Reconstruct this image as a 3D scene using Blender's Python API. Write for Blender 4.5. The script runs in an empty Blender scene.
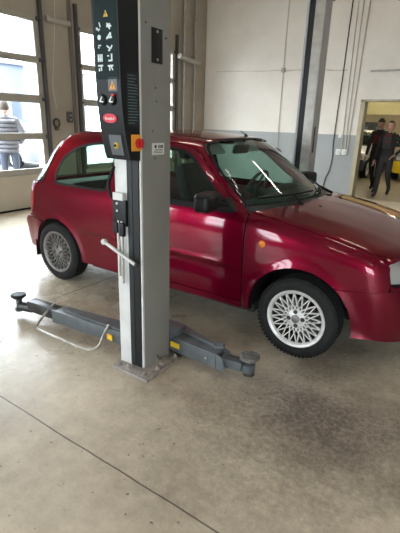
import bpy, bmesh, math, random
import numpy as np
from mathutils import Vector, Matrix
from mathutils.geometry import delaunay_2d_cdt
random.seed(7)
PI=math.pi
C=bpy.context.scene.collection
scene=bpy.context.scene
# ------------------------------------------------------------------ materials
def new_mat(name):
    m=bpy.data.materials.new(name); m.use_nodes=True
    nt=m.node_tree; nt.nodes.clear()
    out=nt.nodes.new('ShaderNodeOutputMaterial'); return m,nt,out
def pmat(name,col,rough=.5,metal=0.,coat=0.,noise=0.,nscale=8.,bump=0.,bscale=60.,spec=.5,emit=None,estr=0.):
    """plain principled material with optional procedural colour variation and bump"""
    m,nt,out=new_mat(name)
    b=nt.nodes.new('ShaderNodeBsdfPrincipled'); nt.links.new(b.outputs[0],out.inputs[0])
    b.inputs['Roughness'].default_value=rough; b.inputs['Metallic'].default_value=metal
    b.inputs['Coat Weight'].default_value=coat; b.inputs['Coat Roughness'].default_value=.04
    b.inputs['Specular IOR Level'].default_value=spec
    c=(*col,1)
    tc=nt.nodes.new('ShaderNodeTexCoord')
    if noise>0:
        n=nt.nodes.new('ShaderNodeTexNoise'); n.inputs['Scale'].default_value=nscale; n.inputs['Detail'].default_value=5
        nt.links.new(tc.outputs['Object'],n.inputs['Vector'])
        r=nt.nodes.new('ShaderNodeValToRGB')
        r.color_ramp.elements[0].position=.3; r.color_ramp.elements[1].position=.7
        r.color_ramp.elements[0].color=(*[max(0,v*(1-noise)) for v in col],1)
        r.color_ramp.elements[1].color=(*[min(1,v*(1+noise)) for v in col],1)
        nt.links.new(n.outputs['Fac'],r.inputs[0]); nt.links.new(r.outputs[0],b.inputs['Base Color'])
    else: b.inputs['Base Color'].default_value=c
    if bump>0:
        n2=nt.nodes.new('ShaderNodeTexNoise'); n2.inputs['Scale'].default_value=bscale; n2.inputs['Detail'].default_value=3
        nt.links.new(tc.outputs['Object'],n2.inputs['Vector'])
        bp=nt.nodes.new('ShaderNodeBump'); bp.inputs['Strength'].default_value=bump; bp.inputs['Distance'].default_value=.01
        nt.links.new(n2.outputs['Fac'],bp.inputs['Height']); nt.links.new(bp.outputs[0],b.inputs['Normal'])
    if emit:
        b.inputs['Emission Color'].default_value=(*emit,1); b.inputs['Emission Strength'].default_value=estr
    return m
def glass_mat(name,tint,refl=1.0,rough=0.0):
    """thin sheet glass: tinted transmission plus a Fresnel reflection"""
    m,nt,out=new_mat(name)
    t=nt.nodes.new('ShaderNodeBsdfTransparent'); t.inputs[0].default_value=(*tint,1)
    g=nt.nodes.new('ShaderNodeBsdfGlossy'); g.inputs['Roughness'].default_value=rough
    f=nt.nodes.new('ShaderNodeFresnel'); f.inputs[0].default_value=1.5
    mu=nt.nodes.new('ShaderNodeMath'); mu.operation='MULTIPLY'; mu.inputs[1].default_value=refl
    mx=nt.nodes.new('ShaderNodeMixShader')
    ge=nt.nodes.new('ShaderNodeNewGeometry'); inv=nt.nodes.new('ShaderNodeMath'); inv.operation='SUBTRACT'; inv.inputs[0].default_value=1.; nt.links.new(ge.outputs['Backfacing'],inv.inputs[1])
    m2=nt.nodes.new('ShaderNodeMath'); m2.operation='MULTIPLY'; nt.links.new(f.outputs[0],m2.inputs[0]); nt.links.new(inv.outputs[0],m2.inputs[1])
    nt.links.new(m2.outputs[0],mu.inputs[0]); nt.links.new(mu.outputs[0],mx.inputs[0])
    nt.links.new(t.outputs[0],mx.inputs[1]); nt.links.new(g.outputs[0],mx.inputs[2]); nt.links.new(mx.outputs[0],out.inputs[0])
    return m
# ------------------------------------------------------------------ objects
def link(name,me,mat,parent=None):
    o=bpy.data.objects.new(name,me); C.objects.link(o)
    if mat is not None:
        for m in (mat if isinstance(mat,(list,tuple)) else [mat]): me.materials.append(m)
    if parent is not None: o.parent=parent
    return o
def tag(o,label=None,cat=None,group=None,kind=None):
    if label: o['label']=label
    if cat: o['category']=cat
    if group: o['group']=group
    if kind: o['kind']=kind
    return o
def empty(name,loc,label,cat,group=None,rz=0.):
    o=bpy.data.objects.new(name,None); C.objects.link(o); o.location=loc; o.rotation_euler=(0,0,rz); o.empty_display_size=.1
    return tag(o,label,cat,group)
class MB:
    """mesh builder: every call adds a shape; .build links ONE object"""
    def __init__(s): s.v=[]; s.f=[]; s.sm=[]; s.mi=[]; s.cm=0
    def add(s,v,f,smooth=False):
        n=len(s.v); s.v+= [tuple(map(float,p)) for p in v]
        for q in f: s.f.append([i+n for i in q]); s.sm.append(smooth); s.mi.append(s.cm)
        return s
    def box(s,x0,x1,y0,y1,z0,z1,bev=0.):
        if bev<=0:
            v=[(x,y,z) for z in (z0,z1) for y in (y0,y1) for x in (x0,x1)]
            return s.add(v,[(0,2,3,1),(4,5,7,6),(0,1,5,4),(2,6,7,3),(0,4,6,2),(1,3,7,5)])
        bm=bmesh.new(); bmesh.ops.create_cube(bm,size=1)
        for p in bm.verts: p.co=Vector(((x0+x1)/2+p.co.x*(x1-x0),(y0+y1)/2+p.co.y*(y1-y0),(z0+z1)/2+p.co.z*(z1-z0)))
        bmesh.ops.bevel(bm,geom=bm.edges[:],offset=bev,segments=2,affect='EDGES',profile=.6)
        return s.bm(bm)
    def bm(s,bm,M=None,smooth=False):
        bm.verts.index_update(); v=[(M@p.co if M else p.co) for p in bm.verts]
        s.add(v,[[q.index for q in f.verts] for f in bm.faces],smooth); bm.free(); return s
    def obox(s,c,ax,ay,az,hx,hy,hz,bev=0.):
        """oriented box: centre, three unit axes, half sizes"""
        t=MB().box(-hx,hx,-hy,hy,-hz,hz,bev); c=Vector(c);ax=Vector(ax);ay=Vector(ay);az=Vector(az)
        return s.add([c+ax*p[0]+ay*p[1]+az*p[2] for p in t.v],t.f)
    def beam(s,a,b,w,h,up=(0,0,1),bev=0.):
        a=Vector(a);b=Vector(b);d=(b-a); L=d.length; d.normalize(); u=Vector(up); r=d.cross(u).normalized(); u=r.cross(d)
        return s.obox((a+b)/2,d,r,u,L/2,w/2,h/2,bev)
    def tube(s,pts,r,n=10,closed=False,smooth_pts=0):
        P=[Vector(p) for p in pts]; rr=r if isinstance(r,(list,tuple)) else [r]*len(P)
        if smooth_pts:
            Q=[];R=[]
            for i in range(len(P)-1):
                a=P[max(i-1,0)];b=P[i];c=P[i+1];d=P[min(i+2,len(P)-1)]
                for k in range(smooth_pts):
                    t=k/smooth_pts
                    Q.append(.5*((2*b)+(c-a)*t+(2*a-5*b+4*c-d)*t*t+(3*b-a-3*c+d)*t**3)); R.append(rr[i]*(1-t)+rr[i+1]*t)
            Q.append(P[-1]);R.append(rr[-1]); P=Q;rr=R
        v=[];f=[]; prev=None
        for i,p in enumerate(P):
            d=(P[min(i+1,len(P)-1)]-P[max(i-1,0)]).normalized()
            if prev is None:
                a=Vector((0,0,1)) if abs(d.z)<.9 else Vector((1,0,0)); u=d.cross(a).normalized()
            else: u=(prev-d*prev.dot(d)).normalized()
            prev=u; w=d.cross(u)
            for k in range(n):
                an=2*PI*k/n; v.append(p+(u*math.cos(an)+w*math.sin(an))*rr[i])
        m=len(P)
        for i in range(m-1):
            for k in range(n): f.append((i*n+k,i*n+(k+1)%n,(i+1)*n+(k+1)%n,(i+1)*n+k))
        f.append(tuple(range(n))[::-1]); f.append(tuple((m-1)*n+k for k in range(n)))
        s.add(v,f,True); return s
    def lathe(s,prof,c=(0,0,0),axis='z',n=32,smooth=True,M=None,cap=True):
        v=[];f=[]
        for (r,h) in prof:
            for k in range(n):
                a=2*PI*k/n; p=(r*math.cos(a),r*math.sin(a),h)
                if axis=='y': p=(p[0],p[2],-p[1])
                if axis=='x': p=(p[2],p[0],p[1])
                v.append(Vector(p)+Vector(c))
        if M: v=[M@p for p in v]
        m=len(prof)
        for i in range(m-1):
            for k in range(n): f.append((i*n+k,i*n+(k+1)%n,(i+1)*n+(k+1)%n,(i+1)*n+k))
        if cap and prof[0][0]>1e-6: f.append(tuple(range(n))[::-1])
        if cap and prof[-1][0]>1e-6: f.append(tuple((m-1)*n+k for k in range(n)))
        return s.add(v,f,smooth)
    def prism(s,poly,axis,a,b,smooth=False):
        """poly in the plane normal to axis: x->(y,z) y->(x,z) z->(x,y)"""
        def P(p,h): return {'x':(h,p[0],p[1]),'y':(p[0],h,p[1]),'z':(p[0],p[1],h)}[axis]
        n=len(poly); v=[P(p,a) for p in poly]+[P(p,b) for p in poly]
        f=[tuple(range(n)),tuple(range(2*n-1,n-1,-1))]+[(i,(i+1)%n,n+(i+1)%n,n+i) for i in range(n)]
        return s.add(v,f,smooth)
    def ball(s,c,r,sc=(1,1,1),seg=16,M=None):
        bm=bmesh.new(); bmesh.ops.create_uvsphere(bm,u_segments=seg,v_segments=max(8,seg*2//3),radius=r)
        T=Matrix.Translation(c)@(M.to_4x4() if M else Matrix())@Matrix.Diagonal((*sc,1))
        return s.bm(bm,T,True)
    def build(s,name,mat,parent=None,loc=None,autosm=None):
        me=bpy.data.meshes.new(name); me.from_pydata(s.v,[],s.f)
        bm=bmesh.new(); bm.from_mesh(me)
        bmesh.ops.recalc_face_normals(bm,faces=bm.faces[:]); bm.to_mesh(me); bm.free()
        me.polygons.foreach_set('use_smooth',[bool(x) for x in s.sm]); me.polygons.foreach_set('material_index',s.mi)
        try: me.set_sharp_from_angle(angle=math.radians(autosm or 40))
        except Exception: pass
        me.update(); o=link(name,me,mat,parent)
        if loc: o.location=loc
        return o
def text_obj(name,body,size,M,mat,parent,extrude=.0004,align='CENTER'):
    cu=bpy.data.curves.new(name,'FONT'); cu.body=body; cu.size=size; cu.extrude=extrude; cu.align_x=align; cu.align_y='CENTER'
    t=bpy.data.objects.new(name,cu); C.objects.link(t)
    dg=bpy.context.evaluated_depsgraph_get(); me=bpy.data.meshes.new_from_object(t.evaluated_get(dg)); bpy.data.objects.remove(t)
    me.transform(M); me.name=name
    return link(name,me,mat,parent)
def smax(a,b,k):
    h=np.clip(.5+.5*(a-b)/k,0,1); return b+(a-b)*h+k*h*(1-h)
def smin(a,b,k): return -smax(-a,-b,k)
def interp(x,xs,ys):
    # smooth monotone-ish cubic (Catmull) interpolation, vectorised
    x=np.asarray(x,float); xs=np.asarray(xs,float); ys=np.asarray(ys,float)
    m=np.gradient(ys,xs); i=np.clip(np.searchsorted(xs,x)-1,0,len(xs)-2)
    h=xs[i+1]-xs[i]; t=np.clip((x-xs[i])/h,0,1)
    return (2*t**3-3*t**2+1)*ys[i]+(t**3-2*t**2+t)*h*m[i]+(-2*t**3+3*t**2)*ys[i+1]+(t**3-t**2)*h*m[i+1]
RA=-2.36; WR=.272
def d_body(x,y,z):
    ay=np.abs(y)
    w=interp(z,[.10,.20,.30,.42,.55,.68,.80,.90,1.0,1.1],[.715,.740,.757,.772,.783,.783,.772,.758,.735,.70])
    w=w-interp(x,[-3.1,-2.9,-2.6,-2.2,-1.5,-.4,0,.3,.5,.7,.85],[.11,.06,.02,.0,0,0,.004,.025,.06,.13,.20])
    for cx,ra in ((-.026,.325),(RA-.008,.30)):
        r=np.hypot(x-cx,z-WR); w=w+.016*np.exp(-((r-ra)/.05)**2)*(z>.1)
    # side crease
    w=w+.009*np.exp(-((z-.535)/.013)**2)*np.clip((x+2.10)/.12,0,1)*np.clip((-.45-x)/.2,0,1)
    side=ay-w
    zt=interp(x,[-3.1,-2.6,-.6,-.35,-.15,.1,.35,.5,.62,.72],[.93,.95,.97,.955,.93,.885,.820,.768,.705,.635])
    zt=zt-.06*(ay/.76)**2.4
    # hood ridge
    rid=np.abs(ay-(.50-.10*np.clip(x+.4,0,1.1)))
    zt=zt+.002*np.exp(-(rid/.06)**2)*np.clip((x+.35)/.2,0,1)
    top=(z-zt)*.95
    fx=interp(z,[.1,.2,.28,.40,.50,.56,.62,.72,.8],[.66,.70,.72,.725,.715,.69,.675,.655,.62])-.20*(ay/.75)**2.3
    fr=(x-fx)*.95
    rx=interp(z,[.1,.25,.40,.52,.57,.70,.85,.95,1.05],[-3.0,-3.05,-3.06,-3.045,-2.965,-2.945,-2.91,-2.87,-2.81])+.13*(ay/.75)**3
    re=(rx-x)*.95
    d=smax(side,top,.10); d=smax(d,fr,.12); d=smax(d,re,.10)
    return d
def d_gh(x,y,z):
    ay=np.abs(y)
    w=interp(z,[.80,.92,1.05,1.18,1.30,1.42],[.768,.744,.694,.634,.570,.505])
    w=w-interp(x,[-3.0,-2.7,-2.3,-1.8,-1.25,-.9,-.6,-.2],[.10,.06,.02,.0,.004,.035,.06,.09])*np.clip((z-.84)/.22,.25,1)
    side=(ay-w)*.93
    zr=interp(x,[-3.0,-2.6,-2.2,-1.7,-1.3,-.95,-.5],[1.29,1.345,1.38,1.395,1.39,1.36,1.27])-.045*(ay/.6)**2.2
    top=z-zr
    # windshield
    wx=-.225-(z-.93)*1.35-.27*(ay/.65)**2
    fr=(x-wx)*.5
    rx=-2.87+interp(z,[.85,.95,1.1,1.25,1.38,1.5],[-.05,.0,.09,.215,.36,.55])+.13*(ay/.65)**2.5
    re=(rx-x)*.75
    d=smax(side,top,.11); d=smax(d,fr,.05); d=smax(d,re,.09)
    return d
def d_car(x,y,z): return smin(d_body(x,y,z),d_gh(x,y,z),.035)
def solve(fn,a,b,axis,lo,hi,n=70):
    """outermost crossing walking from hi towards lo along axis; a,b the other two coords in xyz order"""
    a=np.asarray(a,float);b=np.asarray(b,float)
    def ev(v):
        c=[a,b]; c.insert(axis,v); return fn(*c)
    v0=np.full(a.shape,hi); f0=ev(v0); res=np.full(a.shape,np.nan); l=np.full(a.shape,np.nan); h=np.full(a.shape,np.nan)
    step=(lo-hi)/n; prev=v0
    best=np.full(a.shape,1e9); bv=v0.copy()
    for i in range(1,n+1):
        cur=np.full(a.shape,hi+step*i); f=ev(cur)
        m=np.isnan(l)&(f<=0); l=np.where(m,cur,l); h=np.where(m,prev,h); prev=cur
        u=(f<best)&np.isnan(l); best=np.where(u,f,best); bv=np.where(u,cur,bv)
    ok=~np.isnan(l); l=np.where(ok,l,bv);h=np.where(ok,h,bv)
    for i in range(30):
        m=.5*(l+h); f=ev(m); l=np.where(f<=0,m,l); h=np.where(f<=0,h,m)
    return .5*(l+h)
def grad(fn,x,y,z,e=2e-3):
    g=np.stack([fn(x+e,y,z)-fn(x-e,y,z),fn(x,y+e,z)-fn(x,y-e,z),fn(x,y,z+e)-fn(x,y,z-e)],-1)
    return g/np.linalg.norm(g,axis=-1,keepdims=True)
# ------------------------------------------------------------------ the car's body: panels cut from one smooth surface
def inside(pts,loops):
    x,y=pts[:,0],pts[:,1]; r=np.zeros(len(pts),bool)
    for L in loops:
        L=np.asarray(L); j=len(L)-1
        for i in range(len(L)):
            xi,yi=L[i];xj,yj=L[j]
            c=((yi>y)!=(yj>y))&(x<(xj-xi)*(y-yi)/((yj-yi) if yj!=yi else 1e-12)+xi); r^=c; j=i
    return r
def resample(L,sp):
    L=np.asarray(L,float); o=[]
    for i in range(len(L)):
        a=L[i];b=L[(i+1)%len(L)]; n=max(1,int(round(np.linalg.norm(b-a)/sp)))
        for k in range(n): o.append(a+(b-a)*k/n)
    return np.array(o)
def area(L):
    x,y=L[:,0],L[:,1]; return .5*np.sum(x*np.roll(y,-1)-np.roll(x,-1)*y)
def shrink(L,g):
    """offset a closed loop inwards by g"""
    s=1 if area(L)>0 else -1
    a=np.roll(L,1,0); b=np.roll(L,-1,0)
    e1=L-a; e2=b-L; e1/=np.linalg.norm(e1,axis=1,keepdims=True)+1e-12; e2/=np.linalg.norm(e2,axis=1,keepdims=True)+1e-12
    n1=np.stack([-e1[:,1],e1[:,0]],1)*s; n2=np.stack([-e2[:,1],e2[:,0]],1)*s
    n=n1+n2; ln=np.maximum((n*n).sum(1,keepdims=True)/2,.35); return L+n/ln*g*1.0
def rounded(L,idx,r=.04,n=5):
    """round the named corners of a loop"""
    L=[np.array(p,float) for p in L]; o=[]
    for i,p in enumerate(L):
        if idx=='all' or i in idx:
            a=L[i-1]-p; b=L[(i+1)%len(L)]-p; la,lb=np.linalg.norm(a),np.linalg.norm(b); q=min(r,la*.45,lb*.45)
            A=p+a/la*q; B=p+b/lb*q
            for k in range(n+1):
                t=k/n; o.append((1-t)**2*A+2*t*(1-t)*p+t*t*B)
        else: o.append(p)
    return np.array(o)
def catmull(P,n=6):
    P=[np.array(p,float) for p in P]; o=[]
    for i in range(len(P)-1):
        a=P[max(i-1,0)];b=P[i];c=P[i+1];d=P[min(i+2,len(P)-1)]
        for k in range(n):
            t=k/n; o.append(.5*(2*b+(c-a)*t+(2*a-5*b+4*c-d)*t*t+(3*b-a-3*c+d)*t**3))
    o.append(P[-1]); return np.array(o)
def off(fn,o): return lambda x,y,z: fn(x,y,z)+o
CYF=-.25; CYR=-2.20; CS=.8
class Dom:
    def __init__(s,k): s.k=k
    def to2d(s,P):
        P=np.asarray(P,float)
        if s.k=='side': return P[:,[0,2]]
        if s.k=='top': return P[:,[0,1]]
        if s.k in('front','rear'): return P[:,[1,2]]
        if s.k=='cf': return np.stack([np.arctan2(P[:,1],P[:,0]-CYF)*CS,P[:,2]],1)
        if s.k=='cr': return np.stack([np.arctan2(P[:,1],CYR-P[:,0])*CS,P[:,2]],1)
    def to3d(s,q,fn):
        q=np.asarray(q,float); u,v=q[:,0],q[:,1]
        if s.k=='side': y=solve(lambda x,z,y: fn(x,y,z),u,v,2,0.,1.0); return np.stack([u,y,v],1)
        if s.k=='top': z=solve(fn,u,v,2,.3,1.6); return np.stack([u,v,z],1)
        if s.k=='front': x=solve(fn,u,v,0,-1.6,1.0); return np.stack([x,u,v],1)
        if s.k=='rear': x=solve(fn,u,v,0,-1.6,-3.4); return np.stack([x,u,v],1)
        c,sn=np.cos(u/CS),np.sin(u/CS)
        if s.k=='cf': f=lambda a,z,r: fn(CYF+r*np.cos(a/CS),r*np.sin(a/CS),z)
        else: f=lambda a,z,r: fn(CYR-r*np.cos(a/CS),r*np.sin(a/CS),z)
        r=solve(f,u,v,2,.1,1.4)
        return np.stack([(CYF+r*c) if s.k=='cf' else (CYR-r*c),r*sn,v],1)
SIDE,TOP,FRONT,REAR,CF,CR=[Dom(k) for k in('side','top','front','rear','cf','cr')]
def panel(name,loops,dom,fn,mat,parent,sp=.028,gap=.0025,flange=.012,mirror=False,both=False,push=0.,curve_sp=.012):
    """one sheet-metal / glass panel: outline loops in the domain's 2-D coordinates, surface from the SDF"""
    f2=off(fn,-push) if push else fn
    LL=[]
    for i,L in enumerate(loops):
        R=resample(np.asarray(L,float),curve_sp); LL.append(shrink(R,gap if i==0 else -gap))
    allb=np.concatenate(LL); mn,mx=LL[0].min(0),LL[0].max(0)
    gx,gy=np.meshgrid(np.arange(mn[0]+sp/2,mx[0],sp),np.arange(mn[1]+sp/2,mx[1],sp)); g=np.stack([gx.ravel(),gy.ravel()],1)
    g=g[inside(g,LL)]
    if len(g):
        d=np.min(np.linalg.norm(g[:,None,:]-allb[None,:,:],axis=2),axis=1); g=g[d>.5*sp*.8]
    pts=np.concatenate([allb,g]); ed=[];k=0
    for L in LL:
        n=len(L); ed+=[(k+i,k+(i+1)%n) for i in range(n)]; k+=n
    vo,eo,fo,ov,oe,of=delaunay_2d_cdt([Vector(p) for p in pts],ed,[],0,1e-7)
    vo=np.array([tuple(p) for p in vo]); F=np.array([f for f in fo])
    cen=vo[F].mean(1); F=F[inside(cen,LL)]
    P=dom.to3d(vo,f2); N=grad(f2,P[:,0],P[:,1],P[:,2])
    # orient faces outward
    fnm=np.cross(P[F[:,1]]-P[F[:,0]],P[F[:,2]]-P[F[:,0]]); fl=(fnm*N[F].mean(1)).sum(1)<0
    F[fl]=F[fl][:,::-1]
    V=P.tolist(); NN=N.tolist(); faces=[list(map(int,f)) for f in F]
    if flange>0:
        cnt={}
        for f in faces:
            for i in range(3):
                e=(f[i],f[(i+1)%3]); cnt[e]=1
        for (a,b) in list(cnt):
            if (b,a) not in cnt:
                t=np.cross(P[b]-P[a],.5*(N[a]+N[b])); t/=np.linalg.norm(t)+1e-12
                n=len(V); V+= [P[a].tolist(),P[b].tolist(),(P[b]-N[b]*flange).tolist(),(P[a]-N[a]*flange).tolist()]; NN+=[t.tolist()]*4
                faces.append([n+1,n,n+3,n+2])
    V=np.array(V);NN=np.array(NN)
    if mirror: V[:,1]*=-1; NN[:,1]*=-1; faces=[f[::-1] for f in faces]
    me=bpy.data.meshes.new(name); me.from_pydata(V.tolist(),[],faces); me.polygons.foreach_set('use_smooth',[True]*len(faces))
    me.normals_split_custom_set_from_vertices(NN.tolist()); me.update()
    return link(name,me,mat,parent)
def P3(dom,L,fn): return dom.to3d(np.asarray(L,float),fn)
def arc(cx,r,a0,a1,n=22): 
    a=np.radians(np.linspace(a0,a1,n)); return np.stack([cx+r*np.cos(a),WR+r*np.sin(a)],1)
def build_car(loc):
    car=empty('car',loc,'dark red three-door hatchback car with silver lattice wheels standing between the lift columns','car')
    paint=MAT['car_paint']; D=d_car
    AR=.342; FX=-.026; RX=RA-.008; RR=.318
    # ---- shared seam curves (3-D) on the +y side
    hoodside2=catmull([(-.425,.70),(-.1,.715),(.185,.706),(.33,.690),(.42,.655)],5)
    hoodside=P3(TOP,hoodside2,d_body)
    hoodfront=P3(TOP,catmull([(.42,.655),(.485,.56),(.545,.40),(.575,.2),(.582,0)],5),d_body)
    ws_edge=P3(FRONT,catmull([(0.652,0.917),(0.613,1.083),(0.568,1.208),(0.522,1.282),(0.474,1.320)],5),d_gh)     # windscreen side, bottom -> top
    ws_top=P3(FRONT,catmull([(ws_edge[-1][1],ws_edge[-1][2]),(.36,1.340),(.2,1.349),(0,1.352)],5),d_gh)
    ws_bot2=[(.690,.925),(.5,.937),(.3,.944),(0,.947)]
    roofside=P3(TOP,catmull([(ws_edge[-1][0],ws_edge[-1][1]),(-1.3,.487),(-1.8,.48),(-2.12,.478),(-2.355,0.479)],6),d_gh)
    tgl=np.concatenate([catmull([(-2.355,0.479,1.329),(-2.431,0.501,1.307),(-2.468,0.561,1.245),(-2.515,0.611,1.146),(-2.545,0.666,1.030),(-2.549,0.707,0.960),(-2.559,0.742,0.892)],5)[:-1],P3(REAR,catmull([(.705,.86),(.69,.80),(.685,.70),(.685,.560)],4),D)])
    # ---- front fender
    a_st=math.degrees(math.asin((.535-WR)/AR)); 
    fen=np.concatenate([hoodside[:,[0,2]],[[.470,.70],[.490,.60],[.488,.545],[.40,.535]],arc(FX,AR,a_st,180),[[FX-.350,.235],[-.425,.235],[-.425,.60]]])
    # ---- door
    door=[(-.430,.285),(-.430,.60),(-.432,.885),(-.47,.925)]
    dtop=[(-0.482,0.92),(-0.625,0.997),(-0.75,1.092),(-0.894,1.209),(-1,1.271),(-1.135,1.303),(-1.383,1.316),(-1.638,1.31)]
    drear=[(-1.60,1.312),(-1.625,1.1),(-1.63,.9),(-1.61,.6),(-1.57,.36),(-1.53,.285)]
    dloop=np.concatenate([np.array(door)[:-1],catmull(dtop,5)[:-1],catmull(drear,4)])
    dwin=np.concatenate([catmull([(-0.555,0.912),(-0.731,1.021),(-0.841,1.106),(-0.949,1.199),(-1.032,1.247),(-1.138,1.272),(-1.385,1.285),(-1.589,1.281)],5),[[-1.575,1.1],[-1.58,.915]],catmull([(-1.56,.905),(-1.1,.907),(-.57,.903)],4)])
    qwin=np.concatenate([catmull([(-1.732,1.283),(-1.895,1.28),(-2.022,1.269),(-2.16,1.241),(-2.284,1.191),(-2.385,1.111),(-2.417,1.008),(-2.394,0.928),(-2.38,0.905)],5),catmull([(-2.30,.901),(-2.0,.90),(-1.75,.903)],4),[[-1.735,.91],[-1.715,1.1]]])
    # ---- side panel (A-pillar, roof rail, rear quarter, sill)
    reara=math.degrees(math.asin((.545-WR)/RR))
    sill=[(-.36,.232),(-.43,.232)]
    sp=np.concatenate([[[-.427,.895]],ws_edge[:,[0,2]],roofside[1:,[0,2]],tgl[1:,[0,2]][:-1],[[-2.80,.56],[-2.70,.55]],arc(RX,RR,180-reara,0)[0:],
        [[RX+RR+.005,.235],[-1.5,.232],[-.43,.232]],dloop[::-1][0:len(drear)*0+0] if False else np.zeros((0,2))])
    inner=np.concatenate([[[-.43,.283]],catmull(drear,4)[::-1],catmull(dtop,5)[::-1]])
    sp=np.concatenate([sp,inner])
    for mir in (True,False):
        m=dict(mirror=mir)
        f=panel('front_fender',[fen],SIDE,d_body,paint,car,**m)
        s=panel('side_panel',[sp,qwin],SIDE,D,paint,car,**m)
        d=panel('door',[dloop,dwin],SIDE,D,paint,car,**m)
        # window seals and panes
        for nm,w,par in (('window_seal',dwin,d),('window_seal',qwin,car)):
            R=resample(w,.012); panel(nm,[R,shrink(R,.014)],SIDE,D,MAT['rubber'],par,gap=-.003,flange=.006,push=.0015,**m)
        panel('window_glass',[dwin],SIDE,off(D,.005),MAT['car_glass'],d,gap=.004,flange=0,**m)
        panel('quarter_window_glass',[qwin],SIDE,off(D,.005),MAT['car_glass'],car,gap=.004,flange=0,**m)
        # belt moulding along the bottom of the door window
        bl=[(-.545,.905),(-.545,.889),(-1.585,.885),(-1.585,.903)]
        panel('belt_moulding',[bl],SIDE,D,MAT['rubber'],d,gap=0,flange=.01,push=.005,**m)
        sg=-1 if mir else 1
        # handle
        hb=MB(); yy=float(P3(SIDE,[(-1.50,.71)],D)[0][1])
        hb.tube([(-1.43,sg*(yy+.004),.715),(-1.45,sg*(yy+.03),.715),(-1.56,sg*(yy+.03),.71),(-1.58,sg*(yy+.004),.71)],.011,8,smooth_pts=4)
        hb.box(-1.57,-1.44,sg*(yy-.002) if sg>0 else -(yy+.004),sg*(yy+.004) if sg>0 else -(yy-.002),.69,.735)
        hb.build('door_handle',MAT['black_plastic'],d)
        # mirror: rounded housing with glass facing back
        mr=MB(); bm=bmesh.new(); bmesh.ops.create_cube(bm,size=1)
        bmesh.ops.bevel(bm,geom=bm.edges[:],offset=.28,segments=4,affect='EDGES',profile=.55)
        M=Matrix.Translation((-.655,sg*.895,.972))@Matrix.Rotation(sg*math.radians(-12),4,'Z')@Matrix.Diagonal((.115,.245,.126,1))
        mr.bm(bm,M,True)
        mr.prism([(-.52,.905),(-.66,.905),(-.66,.945),(-.60,.985)],'y',sg*.69,sg*.765)
        mr.beam((-.60,sg*.74,.935),(-.61,sg*.83,.955),.05,.03,bev=.008)
        mh=mr.build('mirror',MAT['black_plastic'],d)
        g=MB(); M2=Matrix.Translation((-.671,sg*.895,.972))@Matrix.Rotation(sg*math.radians(-12),4,'Z')
        g.add([M2@Vector(p) for p in [(-.0432,-.075,-.042),(-.0432,.075,-.042),(-.0432,.075,.042),(-.0432,-.075,.042),(-.0415,-.075,-.042),(-.0415,.075,-.042),(-.0415,.075,.042),(-.0415,-.075,.042)]],[(0,1,2,3),(7,6,5,4),(0,4,5,1),(1,5,6,2),(2,6,7,3),(3,7,4,0)])
        g.build('mirror_glass',MAT['mirror'],mh)
        # orange repeater on the fender
        yy=float(P3(SIDE,[(-.296,.727)],d_body)[0][1])
        rp=MB(); rp.ball((-.296,sg*yy,.727),.024,(1,.55,1),14); rp.build('side_repeater',MAT['amber'],car)
        # headlight and wheel-arch liner
        hl=P3(CF,[(a,b) for a,b in [(0,0)]],D) if False else None
        e=[(.474,.695,.712),(.486,.69,.65),(.492,.69,.592),(.55,.60,.583),(.62,.45,.586),(.645,.34,.600),(.645,.30,.635),(.635,.33,.672),(.60,.45,.705),(.53,.58,.722)]
        hl2=rounded(CF.to2d(np.array(e)),'all',.03)
        if mir: hl_keep=hl2
        panel('headlight',[hl2],CF,D,MAT['lens'],car,gap=.003,flange=.02,push=.003,**m)
        rf=panel('headlight_reflector',[hl2],CF,off(D,.035),MAT['chrome'],car,gap=.004,flange=0,**m)
        n=26
        for cx,AQ in ((FX,AR),(RX,RR)):
            li=MB()
            a=[math.radians(-8+196*k/n) for k in range(n+1)]; v=[];q=[]
            for t in a:
                for yv in (.745,.40): v.append((cx+(AQ+.008)*math.cos(t),sg*yv,WR+(AQ+.008)*math.sin(t)))
            for k in range(n): q.append((2*k,2*k+1,2*k+3,2*k+2))
            c=len(v); v.append((cx,sg*.40,WR)); 
            for k in range(n): q.append((2*k+1,2*k+3,c))
            li.add(v,q,True)
            li.build('wheel_arch_liner',MAT['black_plastic'],car)
        # tail light
        tl=[(-2.90,.655,.600),(-2.74,.752,.600),(-2.68,.755,.70),(-2.655,.735,.875),(-2.80,.655,.90)]
        tl2=rounded(CR.to2d(np.array(tl)),'all',.03)
        panel('tail_light',[tl2],CR,D,MAT['red_lens'],car,gap=0,flange=.02,push=.006,**m)
        # inner liner of the cabin side (keeps the seams dark, trims the doors inside)
        inn=np.concatenate([[[.40,.30],[.42,.66],[.2,.72],[-.36,.78],[-.50,.86],[-2.5,.865],[-2.72,.80],[-2.76,.35]],arc(RX,RR+.01,180,0),[[-1.9,.24],[-.42,.24]],arc(FX,AR+.01,180,0)])
        panel('inner_side',[inn],SIDE,off(d_body,.03),MAT['cabin_trim'],car,sp=.06,gap=0,flange=0,curve_sp=.04,**m)
    # ---- hood, cowl, windscreen, roof
    full=lambda L: np.concatenate([L,(L[::-1]*np.array([1,-1,1]))[1:]])
    cowl_hood=catmull([(-.425,-.70),(-.325,-.55),(-.245,-.3),(-.222,0),(-.245,.3),(-.325,.55),(-.425,.70)],5)
    hs=np.concatenate([hoodside,hoodfront[1:]])[:, :2]
    hoodL=np.concatenate([hs,(hs[::-1]*[1,-1])[1:],cowl_hood[1:-1]])
    panel('hood',[hoodL],TOP,d_body,paint,car)
    wb=P3(FRONT,catmull(ws_bot2,5),d_gh)
    cb=np.concatenate([wb[::-1,:2]*[1,1],])      # centre -> side
    cowlL=np.concatenate([cowl_hood, (wb[:,:2]+[-.03,0]), (wb[::-1,:2]*[1,-1]+[-.03,0])[1:]])
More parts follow.
